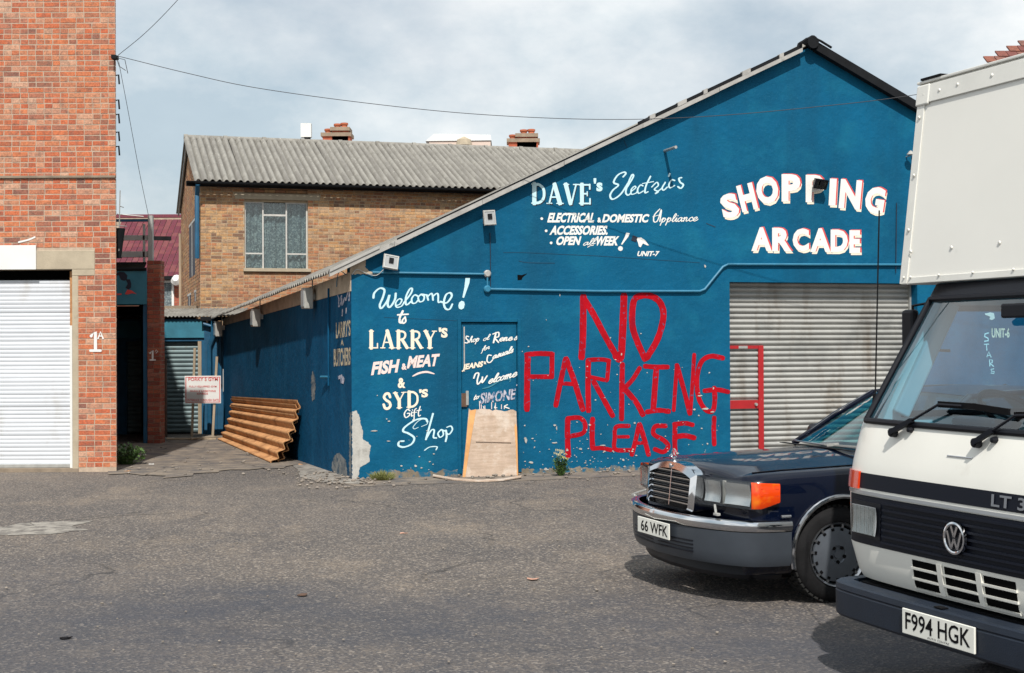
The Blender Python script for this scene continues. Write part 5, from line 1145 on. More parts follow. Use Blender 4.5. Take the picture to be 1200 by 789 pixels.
# ------------------------------------------------------------------ the dark blue saloon
CPH = R(19.5); car = veh_root('parked_saloon', 'dark navy saloon with chrome grille parked nose out beside the white van', 'car', (1.036, 10.12), CPH)
bw = lambda a, l: .15*(abs(a)/.9)**2*max(0, 1-l/1.2)
ST = [(.178, .80, .838, .880), (.188, .835, .850, .893), (.222, .862, .860, .908), (.3, .882, .872, .925), (.5, .898, .884, .94), (.8, .908, .893, .953), (1.1, .912, .902, .966), (1.4, .912, .912, .978), (1.6, .912, .922, .975), (2.2, .91, .935, .94), (3.0, .905, .94, .945), (3.7, .90, .94, .955), (4.15, .895, .935, .985), (4.6, .88, .915, .965), (4.9, .855, .885, .935), (4.97, .83, .86, .91)]
def car_sec(w_, zb, zc):
    h = [(w_-.07, .20), (w_-.03, .235), (w_-.006, .36), (w_, .52), (w_-.002, .62), (w_-.012, .70), (w_-.028, .77), (w_-.05, zb-.045), (w_-.078, zb-.014), (w_-.115, zb), (w_-.16, zb-.003), (w_-.22, zb-.0), (w_-.34, zb+.40*(zc-zb)), (.35, zb+.70*(zc-zb)), (.18, zb+.93*(zc-zb)), (0, zc)]
    return h+[(-a, z) for a, z in reversed(h[:-1])]+[(-.4, .2), (.4, .2)]
rows = [[(a, l+bw(a, l), z) for a, z in car_sec(w_, zb, zc)] for l, w_, zb, zc in ST]
mb = MB(); mb.grid(rows, close=True); k = len(rows[0])
mb.add(rows[0], [tuple(range(k))]); mb.add(rows[-1], [tuple(range(k-1, -1, -1))])
body = mb.build('body', mt['navy'], car, smooth=60, merge=True)
def cut(target, cutter):
    c = link('cut', cutter.mesh('cut', None)); m_ = target.modifiers.new('b', 'BOOLEAN'); m_.object = c; m_.operation = 'DIFFERENCE'; m_.solver = 'EXACT'
    c.parent = target.parent
    bpy.context.view_layer.update()
    dg = bpy.context.evaluated_depsgraph_get(); me = bpy.data.meshes.new_from_object(target.evaluated_get(dg)); target.modifiers.clear()
    target.data = me; bpy.data.objects.remove(c)
    me.polygons.foreach_set('use_smooth', [True]*len(me.polygons)); me.set_sharp_from_angle(angle=R(50))
cb = MB()
for l in (.93, 3.865):
    for s_ in (-1, 1):
        M0 = Matrix.Translation((s_*.62, l, .33)) @ Matrix.Rotation(R(90)*s_, 4, 'Y'); cb.lathe([(0, 0), (.375, 0), (.375, .5), (0, .5)], 40, M0)
cut(body, cb)
for s_ in (-1, 1):
    for l in (.93, 3.865):
        cp = [( s_*(.915-.0*abs(cos(t_))), l+.385*cos(t_), .33+.385*sin(t_)) for t_ in [R(-12)+R(204)*i/24 for i in range(25)]]
        MB().tube(cp, .017, 8).build('arch_trim', mt['chrome'], car, smooth=40)
        wheel(car, s_*.795, l-.03, .325, .225, s_, rim=.215)
# hood shut line and bright side line
for s_ in (-1, 1):
    MB().tube([(s_*(w_-.19), l+bw(w_-.19, l), zb+.002) for l, w_, zb, zc in ST[3:9]], .004, 5).build('bonnet_gap', mt['ink'], car)
    MB().tube([(s_*(.918), l, .60) for l in (1.34, 2.2, 3.4)], .012, 6).build('side_trim', mt['dullchrome'], car)
    MB().tube([(s_*.914, .46, .60), (s_*.918, .53, .60)], .010, 6).build('side_trim', mt['dullchrome'], car)
    MB().box(s_*.90-.02, s_*.90+.022, 1.34, 3.46, .22, .585).build('side_cladding', mt['bumper'], car, bevel=.008)
    for l in (1.72, 2.75): MB().box(s_*.905-.009, s_*.905+.008, l, l+.006, .585, .9).build('door_gap', mt['ink'], car)
# greenhouse
def wsg(s, t_): return (s*(.77-.17*t_), 1.44+.16*s*s+(.66-.07*s*s)*t_, .985-.012*s*s+(.392-.012*s*s)*t_)
def rsg(s, t_): return (s*(.74-.15*t_), 4.12-.14*s*s-(.62-.08*s*s)*t_, .995+(.375-.01*s*s)*t_)
g8 = [i/8 for i in range(-8, 9)]; t8 = [i/6 for i in range(7)]
MB().grid([[wsg(s, t_) for s in g8] for t_ in t8]).build('windscreen', mt['car_glass'], car, smooth=True, recalc=False)
MB().grid([[rsg(s, t_) for s in g8] for t_ in t8]).build('rear_window', mt['car_glass'], car, smooth=True, recalc=False)
rr = []
for j in range(11):
    q = j/10; row = []
    for s in g8:
        A = Vector(wsg(s, 1)); B = Vector(rsg(s, 1)); p = A.lerp(B, q); p.z += .04*sin(pi*q)*(1-.5*s*s)+.004; row.append(p)
    rr.append(row)
mb = MB(); mb.grid(rr); mb.grid([[p-Vector((0, 0, .03)) for p in r_] for r_ in rr]); mb.build('roof', mt['navy'], car, smooth=50)
for s_ in (-1, 1):
    A0 = Vector(wsg(s_, 0)); A1 = Vector(wsg(s_, 1)); B0 = Vector(rsg(s_, 0)); B1 = Vector(rsg(s_, 1))
    lw_ = []
    for j in range(9):
        q = j/8; lw_.append([(A0.lerp(B0, q)+Vector((s_*.035, 0, -.02))), (A1.lerp(B1, q)+Vector((s_*.02, 0, .035*sin(pi*q)-.01)))])
    MB().grid(lw_).build('side_window', mt['car_glass'], car, smooth=True, recalc=False)
    mb = MB(); mb.tube([A0+Vector((s_*.03, -.03, -.03)), A0.lerp(A1, .5)+Vector((s_*.022, 0, .012)), A1+Vector((s_*.01, 0, 0))], .024, 8); mb.build('pillar', mt['navy'], car, smooth=True)
    MB().tube([A0+Vector((s_*.02, -.03, -.01)), A0.lerp(A1, .5)+Vector((s_*.005, -.012, .026)), A1+Vector((s_*.0, -.01, .022))], .004, 6).build('pillar_trim', mt['bumper'], car)
    MB().tube([B0+Vector((s_*.03, .03, -.02)), B1], .05, 8).build('pillar', mt['navy'], car, smooth=True)
    pm = [A0.lerp(B0, .48)+Vector((s_*.036, 0, -.02)), A1.lerp(B1, .48)+Vector((s_*.022, 0, .02))]; MB().bar(pm[0], pm[1], .07, .02, (1, 0, 0)).build('pillar', mt['plastic'], car)
    MB().tube([A1+Vector((s_*.01, 0, 0))]+[A1.lerp(B1, q)+Vector((s_*.02, 0, .03*sin(pi*q))) for q in (.25, .5, .75)]+[B1], .02, 8).build('roof_rail', mt['navy'], car, smooth=True)
    m_ = MB(); m_.lathe([(0, -.05), (.06, -.04), (.085, 0), (.08, .05), (0, .055)], 14, Matrix.Translation((s_*.98, 1.92, 1.03)) @ Matrix.Rotation(R(90), 4, 'X') @ Matrix.Scale(.75, 4, (0, 1, 0)) @ Matrix.Scale(1.3, 4, (1, 0, 0))); m_.build('door_mirror', mt['navy'], car, smooth=40)
MB().box(-.7, .7, 1.75, 1.95, .75, .96).build('dashboard', mt['plastic'], car, bevel=.02)
for a in (-.38, .38):
    s0 = MB().box(a-.25, a+.25, 2.45, 2.95, .5, .7).box(a-.25, a+.25, 2.9, 3.05, .7, 1.12).box(a-.12, a+.12, 2.95, 3.03, 1.14, 1.28).build('seat', mt['seat'], car, bevel=.03)
MB().lathe([(.185+.014*cos(t_), .014*sin(t_)) for t_ in [2*pi*i/8 for i in range(8)]], 28, Matrix.Translation((-.38, 2.12, .96)) @ Matrix.Rotation(R(65), 4, 'X'), closed=True).build('steering_wheel', mt['plastic'], car, smooth=True)
# cowl: wipers, chrome strip
MB().tube([tuple(Vector(wsg(s, -.03))+Vector((0, -.015, .012))) for s in g8], .007, 6).build('cowl_trim', mt['dullchrome'], car, smooth=True)
MB().bar((-.02, 1.37, .992), (.58, 1.46, .998), .012, .012).bar((.05, 1.35, .992), (.1, 1.42, 1.0), .03, .02).build('wiper', mt['galv'], car)
MB().box(-.55, .55, 1.30, 1.345, .974, .979).build('air_intake', mt['ink'], car)
# grille with chrome shell
def gp(a, z, o=0): return (a, .112+.035*(z-.57)/.35-o-.0, z)
def gtop(a): return .905-.10*(abs(a)/.36)**2.2*.6
outer = [(-.34, .575)]+[(-.38, .60), (-.39, .84)]+[(a, gtop(a)) for a in (-.365, -.3, -.2, -.1, 0, .1, .2, .3, .365)]+[(.39, .84), (.38, .60), (.34, .575)]
inner = [(-.31, .597)]+[(-.322, .615), (-.33, .81)]+[(a, gtop(a)-.043) for a in (-.318, -.25, -.16, -.08, 0, .08, .16, .25, .318)]+[(.33, .81), (.322, .615), (.31, .597)]
mb = MB(); n = len(outer)
O0 = [gp(a, z, .03) for a, z in outer]; I0 = [gp(a, z, .05) for a, z in inner]; I1 = [gp(a, z, -.0) for a, z in inner]; O1 = [gp(a, z, -.12) for a, z in outer]
mb.grid([O1, O0, I0, I1], close=True); mb.build('grille_shell', mt['chrome'], car, smooth=35)
mb = MB(); mb.add([gp(a, z, -.003) for a, z in inner], [tuple(range(n))]); mb.build('grille_backing', mt['ink'], car, recalc=False)
gr_ = link('grille', None, car)
for i in range(6):
    z = .632+i*.042
    MB().bar(gp(-.322, z, .026), gp(.322, z, .026), .010, .009).build('grille_bar', mt['chrome'], gr_)
    if i < 6: 
        for dz in (.014, .028): MB().bar(gp(-.32, z+dz-.0, .014), gp(.32, z+dz-.0, .014), .006, .004).build('grille_slat', mt['bumper'], gr_)
MB().bar(gp(0, .603, .030), gp(0, .855, .030), .010, .012).build('grille_bar', mt['chrome'], gr_)
MB().lathe([(0, .006), (.018, .004), (.02, 0)], 14, Matrix.Translation(gp(0, .878, .048)) @ Matrix.Rotation(R(90), 4, 'X')).build('emblem', mt['dullchrome'], gr_, smooth=40)
# star mascot
sm = link('star_mascot', None, car); c_ = Vector((0, .125, .962)); r_ = .036
MB().lathe([(r_+.003*cos(t_), .003*sin(t_)) for t_ in [2*pi*i/6 for i in range(6)]], 28, Matrix.Translation(c_) @ Matrix.Rotation(R(90), 4, 'X'), closed=True).build('ring', mt['chrome'], sm, smooth=True)
mb = MB()
for t_ in (90, 210, 330): mb.add([c_+Vector((cos(R(t_))*r_, 0, sin(R(t_))*r_)), c_+Vector((cos(R(t_+60))*.006, 0, sin(R(t_+60))*.006)), c_+Vector((0, -.004, 0)), c_+Vector((cos(R(t_-60))*.006, 0, sin(R(t_-60))*.006)), c_+Vector((0, .004, 0))], [(0, 1, 2), (0, 2, 3), (0, 4, 1), (0, 3, 4)])
mb.build('star', mt['chrome'], sm); MB().lathe([(.016, 0), (.012, .01), (.004, .02), (.003, .04), (0, .04)], 12, Matrix.Translation((0, .13, .90))).build('stem', mt['chrome'], sm, smooth=40)
# lamps, both sides
for s_ in (-1, 1):
    H = link('headlight', None, car)
    lp = [(.385+.483*q/60, .134+bw(.385+.483*q/60, .1)+.0016*sin(q*2.1)) for q in range(61)]
    MB().grid([[(s_*a, l-.004-.006*sin(pi*j/4), .655+.168*j/4+ (0.005*(a-.38))) for a, l in lp] for j in range(5)]).build('lens', mt['lens'], H, smooth=True, recalc=False)
    MB().grid([[(s_*a, .156+bw(a, .13)-.003, z) for a in (.38, .45, .55, .65, .75, .875)] for z in (.645, .832)]).build('lamp_back', mt['bumper'], H, recalc=False)
    for a0, a1, dd in ((.40, .575, .03), (.62, .86, .03)):
        rw = [[(s_*(a0+(a1-a0)*i/8), .152+bw(a0+(a1-a0)*i/8, .12)-dd*.7*(abs(i/4-1)**2*.5+abs(j/3-1)**2*.5), .668+.144*j/6) for i in range(9)] for j in range(7)]
        MB().grid(rw).build('reflector', mt['reflector'], H, smooth=True, recalc=False)
    MB().box(min(s_*.583, s_*.613), max(s_*.583, s_*.613), .112+.09, .215, .662, .82).build('divider', mt['lampgrey'], H)
    ib = MB(); ip = [(.868, .262), (.890, .285), (.903, .32), (.912, .37), (.917, .45)]
    zs = [.652, .66, .74, .82, .832]
    rw = []
    for zi, z in enumerate(zs): rw.append([(s_*(a-(.006 if zi in (0, 4) else 0)+.004), l, z-(.0 if zi < 3 else .012*max(0, l-.2)/.2)+(.03*max(0, l-.32)/.1 if zi < 2 else 0)) for a, l in ip])
    ib.grid(rw); ib.build('indicator', mt['orange'], H, smooth=40, recalc=False)
    mb = MB()
    for z in (.695, .74, .785): mb.bar((s_*.905, .315, z), (s_*.92, .44, z-.002), .004, .004)
    mb.build('indicator_rib', mt['redpl'], H)
    MB().bar((s_*.55, .16, .652), (s_*.66, .11, .615), .016, .012).box(min(s_*.64, s_*.69), max(s_*.64, s_*.69), .10, .13, .595, .612).build('lamp_wiper', mt['galv'], H, bevel=.003)
# bumper, lower apron and plate
hp = cat2([(.915, .53), (.914, .43), (.900, .33), (.85, .235), (.70, .13), (.4, .03), (0, -.015)], 5)
path = mirror_path(hp)[::-1]
B = link('front_bumper', None, car)
mb = MB(); sweep(mb, path, [(0, .50), (.016, .503), (.028, .52), (.03, .545), (.024, .565), (.008, .575), (-.035, .572), (-.035, .50)]); mb.build('chrome_strip', mt['chrome'], B, smooth=40)
mb = MB(); sweep(mb, path, [(-.01, .27), (.004, .30), (.012, .36), (.014, .497), (-.06, .497), (-.06, .27)]); mb.build('bumper_skin', mt['bumper'], B, smooth=30)
hp2 = cat2([(.80, .52), (.80, .40), (.70, .25), (.4, .14), (0, .10)], 4); mb = MB(); sweep(mb, mirror_path(hp2)[::-1], [(0, .17), (.02, .20), (.01, .275), (-.05, .275), (-.05, .17)]); mb.build('apron', mt['plastic'], B, smooth=30)
for z in (.40, .375, .35, .325): mb = MB(); sweep(mb, [(a, l) for a, l in path if abs(a) < .48 and abs(a) > .0], [(.013, z), (.0165, z+.002), (.0165, z+.009), (.013, z+.011)]); mb.build('air_slat', mt['plastic'], B)
pl_ = link('number_plate', None, B); MB().box(-.26, .26, -.045, -.036, .385, .497).build('plate', mt['plate'], pl_, bevel=.003)
words('plate_number', [('66 WFK', (-.20, -.480, .24, -.402))], mt['ink'], pl_, lambda u, v, o=0: Vector((u, -.0455-o*.2, -v)), bold=.015)
MB().box(-.78, .78, .3, .8, .17, .22).build('underside', mt['ink'], car)
MB().box(-.6, .6, .5, 4.6, .2, .24).build('floor_pan', mt['ink'], car)

# ------------------------------------------------------------------ the white lorry van
VPH = R(21); VF = (2.08, 6.64)
van = veh_root('white_box_van', 'white box van with black grille and overhanging box, nose towards the camera at right', 'van', VF, VPH)
_vh = Vector((-cos(VPH), -sin(VPH), 0)); _vn = Vector((sin(VPH), -cos(VPH), 0))
def vp(u, v, l):
    q = hit(u, v, Vector((*VF, 0))-_vh*l, _vh)-Vector((*VF, 0)); return (q.dot(_vn), l, q.z)
def Wd(z):
    T_ = [(.5, .92), (.7, .975), (1.0, 1.0), (1.32, .98), (1.98, .88), (2.06, .865)]
    for (z0, w0_), (z1, w1_) in zip(T_, T_[1:]):
        if z <= z1: return w0_+(w1_-w0_)*max(0, (z-z0)/(z1-z0))
    return .845
def L0(z):
    T_ = [(.5, .05), (.56, .02), (.70, .0), (.96, .01), (1.07, .02), (1.13, .03), (1.20, .048), (1.30, .075), (1.335, .09), (1.98, .44), (2.06, .48)]
    for (z0, w0_), (z1, w1_) in zip(T_, T_[1:]):
        if z <= z1: return w0_+(w1_-w0_)*max(0, (z-z0)/(z1-z0))
    return .48
def Fs(a, z, out=0):
    s = min(1, abs(a)/Wd(z)); return Vector((a, L0(z)+.025*s*s+.05*s**12-out, z))
def Fq(s, z, out=0): return Fs(s*Wd(z), z, out)
cols = [-1, -.985, -.965, -.94, -.90, -.84, -.75, -.6, -.4, -.2, 0, .2, .4, .6, .75, .84, .90, .94, .965, .985, 1]
zr_ = [.52, .56, .62, .70, .80, .90, .96, 1.02, 1.07, 1.10, 1.13, 1.20, 1.30, 1.325]
cab = link('cab', None, van)
mb = MB(); mb.grid([[Fq(s, z) for s in cols] for z in zr_]); 
mb.build('front_panel', mt['vwhite'], cab, smooth=40, recalc=False)
zt_ = [1.325, 1.4, 1.6, 1.8, 1.985]
for s_ in (-1, 1): MB().grid([[Fq(s*s_, z) for s in (.93, .95, .97, .985, 1)] for z in zt_]).build('screen_pillar', mt['vwhite'], cab, smooth=40, recalc=False)
MB().grid([[Fq(s, z, .004) for s in cols] for z in (1.978, 2.02, 2.058)]).build('header_seal', mt['plastic'], cab, smooth=40, recalc=False)
MB().grid([[Fq(s, 2.06) for s in cols]]+[[(s*.84, .9, 2.065) for s in cols], [(s*.84, 1.95, 2.065) for s in cols]]).build('cab_roof', mt['vwhite'], cab, smooth=40, recalc=False)
gs = [i/10*.93 for i in range(-10, 11)]
MB().grid([[Fq(s, z, -.004) for s in gs] for z in (1.325, 1.42, 1.55, 1.7, 1.85, 1.985)]).build('windscreen', mt['ws_glass'], cab, smooth=True, recalc=False)
bd = [Fq(s, 1.335, .004) for s in gs]+[Fq(.93, z, .004) for z in (1.4, 1.5, 1.7, 1.9)]+[Fq(s, 1.975, .004) for s in reversed(gs)]+[Fq(-.93, z, .004) for z in (1.9, 1.7, 1.5, 1.4)]+[Fq(-.93, 1.335, .004)]
MB().tube(bd, .017, 8).build('screen_rubber', mt['plastic'], cab, smooth=40)
lc = [.0, .15, .3, .5, .62, .9, 1.2, 1.6, 1.95]
def side_pt(s_, z, l): f0 = Fq(1, z).y; return Vector((s_*(Wd(z)+.004*(l > .3)), max(l, f0), z)) if l > 0 else Vector((s_*Wd(z), f0, z))
for s_ in (-1, 1):
    zz = [.52, .6, .7, .85, 1.0, 1.15, 1.3, 1.36, 1.6, 1.8, 1.93, 2.0, 2.062]; mb = MB()
    for i in range(len(zz)-1):
        f0 = Fq(1, zz[i]).y; f1 = Fq(1, zz[i+1]).y
        for j in range(8):
            a0 = f0+(1.95-f0)*j/8; a1 = f0+(1.95-f0)*(j+1)/8; b0 = f1+(1.95-f1)*j/8; b1 = f1+(1.95-f1)*(j+1)/8
            if 1.355 < (zz[i]+zz[i+1])/2 < 1.93 and 1 <= j <= 6: continue
            if zz[i+1] < .9 and .45 < (a0+a1)/2 < 1.45 and zz[i+1] <= .85: continue
            mb.add([(s_*Wd(zz[i]), a0, zz[i]), (s_*Wd(zz[i]), a1, zz[i]), (s_*Wd(zz[i+1]), b1, zz[i+1]), (s_*Wd(zz[i+1]), b0, zz[i+1])], [(0, 1, 2, 3)])
    mb.build('side_panel', mt['vwhite'], cab, smooth=40, merge=True)
    f0 = Fq(1, 1.36).y; f1 = Fq(1, 1.93).y
    p0 = f0+(1.95-f0)/8; p1 = f1+(1.95-f1)/8; e0 = f0+(1.95-f0)*7/8
    MB().add([(s_*Wd(1.36), p0, 1.36), (s_*Wd(1.36), e0, 1.36), (s_*Wd(1.93), e0, 1.93), (s_*Wd(1.93), p1, 1.93)], [(0, 1, 2, 3)]).build('side_glass', mt['glass'], cab, recalc=False)
    MB().tube([(s_*Wd(1.36), p0, 1.36), (s_*Wd(1.36), e0, 1.36), (s_*Wd(1.93), e0, 1.93), (s_*Wd(1.93), p1, 1.93), (s_*Wd(1.36), p0, 1.36)], .02, 6).build('window_rubber', mt['plastic'], cab)
    MB().bar((s_*(Wd(1.36)-.03), p0-.03, 1.36), (s_*(Wd(1.93)-.03), p1-.03, 1.96), .05, .09).build('pillar_trim', mt['trimw'], cab, bevel=.01)
    MB().tube([(s_*.9, .66, 1.70), (s_*1.13, .60, 1.71), (s_*1.14, .60, 1.95), (s_*.89, .66, 1.98)], .009, 6).build('mirror_arm', mt['plastic'], cab)
    MB().box(min(s_*1.10, s_*1.21), max(s_*1.10, s_*1.21), .57, .62, 1.72, 1.93).build('mirror', mt['plastic'], cab, bevel=.02)
    wheel(van, s_*.80, .95, .345, .20, s_, 'boxtrim', .2, 0, 40, False); wheel(van, s_*.78, 3.9, .345, .30, s_, 'boxtrim', .2, 0, 30, False)
MB().box(-.85, .85, 1.93, 1.95, .6, 2.05).build('bulkhead', mt['interior'], cab); MB().box(-.88, .88, .2, 1.92, .55, .62).build('cab_floor', mt['plastic'], cab)
MB().prism([(.14, 1.05), (.20, 1.285), (.42, 1.31), (.55, 1.25), (.6, 1.05)], lambda l, z, a: Vector((a, l, z)), -.86, .86).build('dashboard', mt['interior'], cab, bevel=.01)
MB().box(-.62, -.3, .44, .58, 1.312, 1.36).build('instrument_hood', mt['plastic'], cab, bevel=.02)
for a in (-.48, .48):
    MB().box(a-.25, a+.25, 1.15, 1.65, .8, .98).box(a-.24, a+.24, 1.6, 1.75, .98, 1.5).build('seat', mt['seat'], cab, bevel=.04)
sw_ = link('steering_wheel', None, cab); SM = Matrix.Translation((-.46, .74, 1.36)) @ Matrix.Rotation(R(-38), 4, 'X')
MB().lathe([(.215+.014*cos(t_), .014*sin(t_)) for t_ in [2*pi*i/8 for i in range(8)]], 36, SM, closed=True).build('wheel_rim', mt['plastic'], sw_, smooth=True)
mb = MB()
for t_ in (200, 340): mb.bar(SM @ Vector((0, 0, -.02)), SM @ Vector((.21*cos(R(t_)), .21*sin(R(t_)), 0)), .04, .015)
mb.bar(SM @ Vector((0, 0, -.02)), SM @ Vector((0, -.0, -.5)), .05, .05); mb.build('steering_spoke', mt['plastic'], sw_)
MB().box(-.1, .12, .33, .36, 1.86, 1.93).build('rear_view_mirror', mt['plastic'], cab, bevel=.01)
# front face fittings laid on the skin
def skin(name, a0, a1, z0, z1, out, mtl, parent, n=16, th=.01, sm=40):
    As = [a0+(a1-a0)*i/n for i in range(n+1)]; zs = [z0, (z0+z1)/2, z1]
    F0 = [[Fs(a, z, out) for a in As] for z in zs]; F1 = [[Fs(a, z, out-th) for a in As] for z in zs]
    mb = MB(); mb.grid(F0); mb.grid([list(reversed(r_)) for r_ in F1]); mb.grid([F0[0], F1[0]]); mb.grid([F1[-1], F0[-1]]); mb.grid([[r_[0] for r_ in F1], [r_[0] for r_ in F0]]); mb.grid([[r_[-1] for r_ in F0], [r_[-1] for r_ in F1]])
    return mb.build(name, mt[mtl], parent, smooth=sm)
gl = link('grille', None, van)
skin('grille_panel', -.945, .945, .705, .955, .003, 'stripe', gl, 30, .006)
for i in range(7): z = .728+i*.033; skin('grille_rib', -.60, .60, z, z+.011, .017, 'stripe', gl, 14, .013)
skin('silver_line', -.985, .985, .961, .977, .007, 'dullchrome', van, 30, .006)
skin('black_band', -.833, .833, .990, 1.069, .004, 'stripe', van, 26, .005)
for s_ in (-1, 1):
    skin('indicator', *sorted((s_*.838, s_*.990)), .985, 1.075, .014, 'redpl', van, 10, .013)
    H = link('headlight', None, van)
    a0, a1 = sorted((s_*.64, s_*.872))
    skin('lamp_frame', a0-.018, a1+.018, .742, .925, .009, 'plastic', H, 8, .008); MB().grid([[Fs(a0+(a1-a0)*i/8, .76+.145*j/6, .010+.016*((i/4-1)**2+(j/3-1)**2)*.5) for i in range(9)] for j in range(7)]).build('reflector', mt['bowl'], H, smooth=True, recalc=False)
    for j in range(12): skin('lens_rib', a0+(a1-a0)*j/12, a0+(a1-a0)*(j+1)/12-.001, .762, .903, .028+.0022*(j % 2), 'lens', H, 4, .003)
words('badge_lettering', [('LT 35', (.215, -1.058, .50, -1.002))], mt['bumper_l'], van, lambda u, v, o=0: Fs(u, -v, .0045+o), bold=.02)
# round emblem on the grille
em = link('emblem', None, gl); ec = Fs(0, .832, .022); EM = Matrix.Translation(ec) @ Matrix.Rotation(R(90), 4, 'X')
MB().lathe([(.062, 0), (.062, .012), (.068, .016), (.076, .014), (.078, 0)], 36, EM).build('emblem_ring', mt['chrome'], em, smooth=40)
MB().lathe([(.0615, .002), (0, .002)], 30, EM).build('emblem_field', mt['plastic'], em)
def seg(pts, nm):
    mb = MB()
    for p, q in zip(pts, pts[1:]): mb.bar(EM @ Vector((p[0], p[1], .008)), EM @ Vector((q[0], q[1], .008)), .008, .013, (1, 0, 0)) if abs(p[1]-q[1]) > .001 else None
    mb.build(nm, mt['chrome'], em)
seg([(-.022, .055), (0, .006), (.022, .055)], 'emblem_letter'); seg([(-.05, .03), (-.022, -.05), (0, -.004), (.022, -.05), (.05, .03)], 'emblem_letter')
# vents
vt = link('vent_grille', None, van)
for a0, a1 in ((-.36, -.172), (-.112, .114), (.167, .375)):
    for z0, z1 in ((.648, .683), (.597, .632), (.545, .580)):
        skin('vent_slot', a0+.0, a1-.0, z0, z1, .002, 'void', vt, 3, .004, False)
        skin('vent_lip', a0-.008, a1+.008, z0-.012, z0-.001, .010, 'vwhite', vt, 3, .010)
for a in (-.142, .14): skin('vent_bar', a-.018, a+.018, .535, .69, .0105, 'vwhite', vt, 3, .010)
# bumper
vb = link('front_bumper', None, van)
hp = cat2([(1.0, .42), (1.0, .2), (.985, .04), (.93, -.05), (.8, -.085), (.4, -.105), (0, -.11)], 5); pth = mirror_path(hp)[::-1]
mb = MB(); sweep(mb, pth, [(-.09, .505), (-.012, .503), (.0, .496), (.004, .470), (-.002, .462), (.004, .455), (.002, .34), (-.012, .325), (-.09, .325)]); mb.build('bumper_bar', mt['vbumper'], vb, smooth=28)
MB().box(-.88, .88, -.02, .12, .40, .49).build('bumper_top', mt['vbumper'], vb); MB().box(-.85, .85, .05, 1.0, .33, .5).build('front_apron', mt['ink'], van)
np_ = link('number_plate', None, vb); MB().box(-.262, .262, -.128, -.117, .352, .472).build('plate', mt['plate'], np_, bevel=.003)
words('plate_number', [('F994 HGK', (-.235, -.458, .235, -.375))], mt['ink'], np_, lambda u, v, o=0: Vector((u, -.1285-o*.2, -v)), bold=.012)
words('plate_maker_line', [('AUTO CENTRE', (-.07, -.369, .09, -.360))], mt['dark_letter'], np_, lambda u, v, o=0: Vector((u, -.1285-o*.2, -v)), bold=.0)
MB().box(-.06, .0, -.1, -.06, .5055, .512).build('latch', mt['ink'], vb, bevel=.002)
# wipers and washer jets on the panel, bonnet crease
for (u0, v0), (u1, v1), (u2, v2) in (((1045, 507), (1104, 474), (1188, 483)), ((1145, 519), (1197, 487), (1275, 489))):
    W0 = link('wiper', None, van); A = Vector(vp(u0, v0, .05)); Bp = Vector(vp(u1, v1, .12)); Cp = Vector(vp(u2, v2, .13))
    A = Fs(A.x, A.z, .01); f = lambda p: Fs(p.x, p.z, .035); Bp = f(Bp); Cp = f(Cp)
    MB().lathe([(0, .035), (.022, .03), (.026, 0)], 12, Matrix.Translation(A) @ Matrix.Rotation(R(90), 4, 'X')).build('pivot', mt['plastic'], W0, smooth=40)
    MB().bar(A+Vector((0, -.03, 0)), A.lerp(Bp, .45)+Vector((0, -.02, .0)), .03, .022).tube([A.lerp(Bp, .4)+Vector((0, -.02, 0)), Bp+Vector((0, -.015, .0)), Bp.lerp(Cp, .35)+Vector((0, -.012, .005))], .007, 6).build('wiper_arm', mt['plastic'], W0)
    MB().bar(Bp+Vector((-.02, .0, 0)), Bp.lerp(Cp, .5)+Vector((0, -.004, .008)), .012, .03).bar(Bp.lerp(Cp, .5)+Vector((0, -.004, .008)), Cp, .012, .03).build('blade', mt['ink'], W0)
    J = Vector(vp(u0+17, v0-3, .05)); J = Fs(J.x, J.z, 0); MB().lathe([(0, .03), (.012, .025), (.018, 0)], 10, Matrix.Translation(J) @ Matrix.Rotation(R(90), 4, 'X')).build('washer_jet', mt['plastic'], van)
MB().tube([Fs(a, 1.205, .002) for a in (-.14, -.05, .04)], .004, 5).build('bonnet_catch', mt['dullchrome'], van)
a_ = Fq(-1, 1.42)+Vector((-.01, .02, 0)); rod('aerial', [a_, a_+Vector((-.12, .12, 1.05))], .004, mt['ink'], van, 6)
MB().lathe([(.016, 0), (.012, .05), (0, .05)], 8, Matrix.Translation(a_)).build('aerial_base', mt['ink'], van)
# the box
bx = link('cargo_box', None, van); HW = 1.05
bp_ = [(.46, 2.062), (.60, 3.165), (5.2, 3.165), (5.2, .72), (1.99, .72), (1.99, 2.075)]
MB().prism(bp_, lambda l, z, a: Vector((a, l, z)), -HW, HW).build('panel', mt['boxwhite'], bx)
FB = lambda a, z, o=0: Vector((a, .46+.14*(z-2.062)/1.103-o, z))
def strip(a0, a1, z0, z1, o, nm, m='boxtrim', bev=.003):
    mb = MB(); mb.add([FB(a, z, q) for q in (o, 0) for a, z in ((a0, z0), (a1, z0), (a1, z1), (a0, z1))], [(0, 1, 2, 3), (4, 7, 6, 5), (0, 4, 5, 1), (1, 5, 6, 2), (2, 6, 7, 3), (3, 7, 4, 0)]); return mb.build(nm, mt[m], bx, bevel=bev)
strip(-1.058, 1.058, 3.055, 3.155, .012, 'top_rail'); strip(-1.06, -.995, 2.065, 3.053, .007, 'corner_strip'); strip(.995, 1.06, 2.065, 3.053, .007, 'corner_strip'); strip(-.984, .984, 2.064, 2.10, .008, 'bottom_rail')
strip(-1.066, -.955, 3.045, 3.16, .017, 'corner_cap', bev=.01)
MB().box(-1.07, 1.07, .585, 5.2, 3.166, 3.182).build('roof_rail', mt['boxtrim'], bx, bevel=.004); MB().box(-1.03, -.86, .58, .66, 3.183, 3.195).build('roof_seal', mt['ink'], bx)
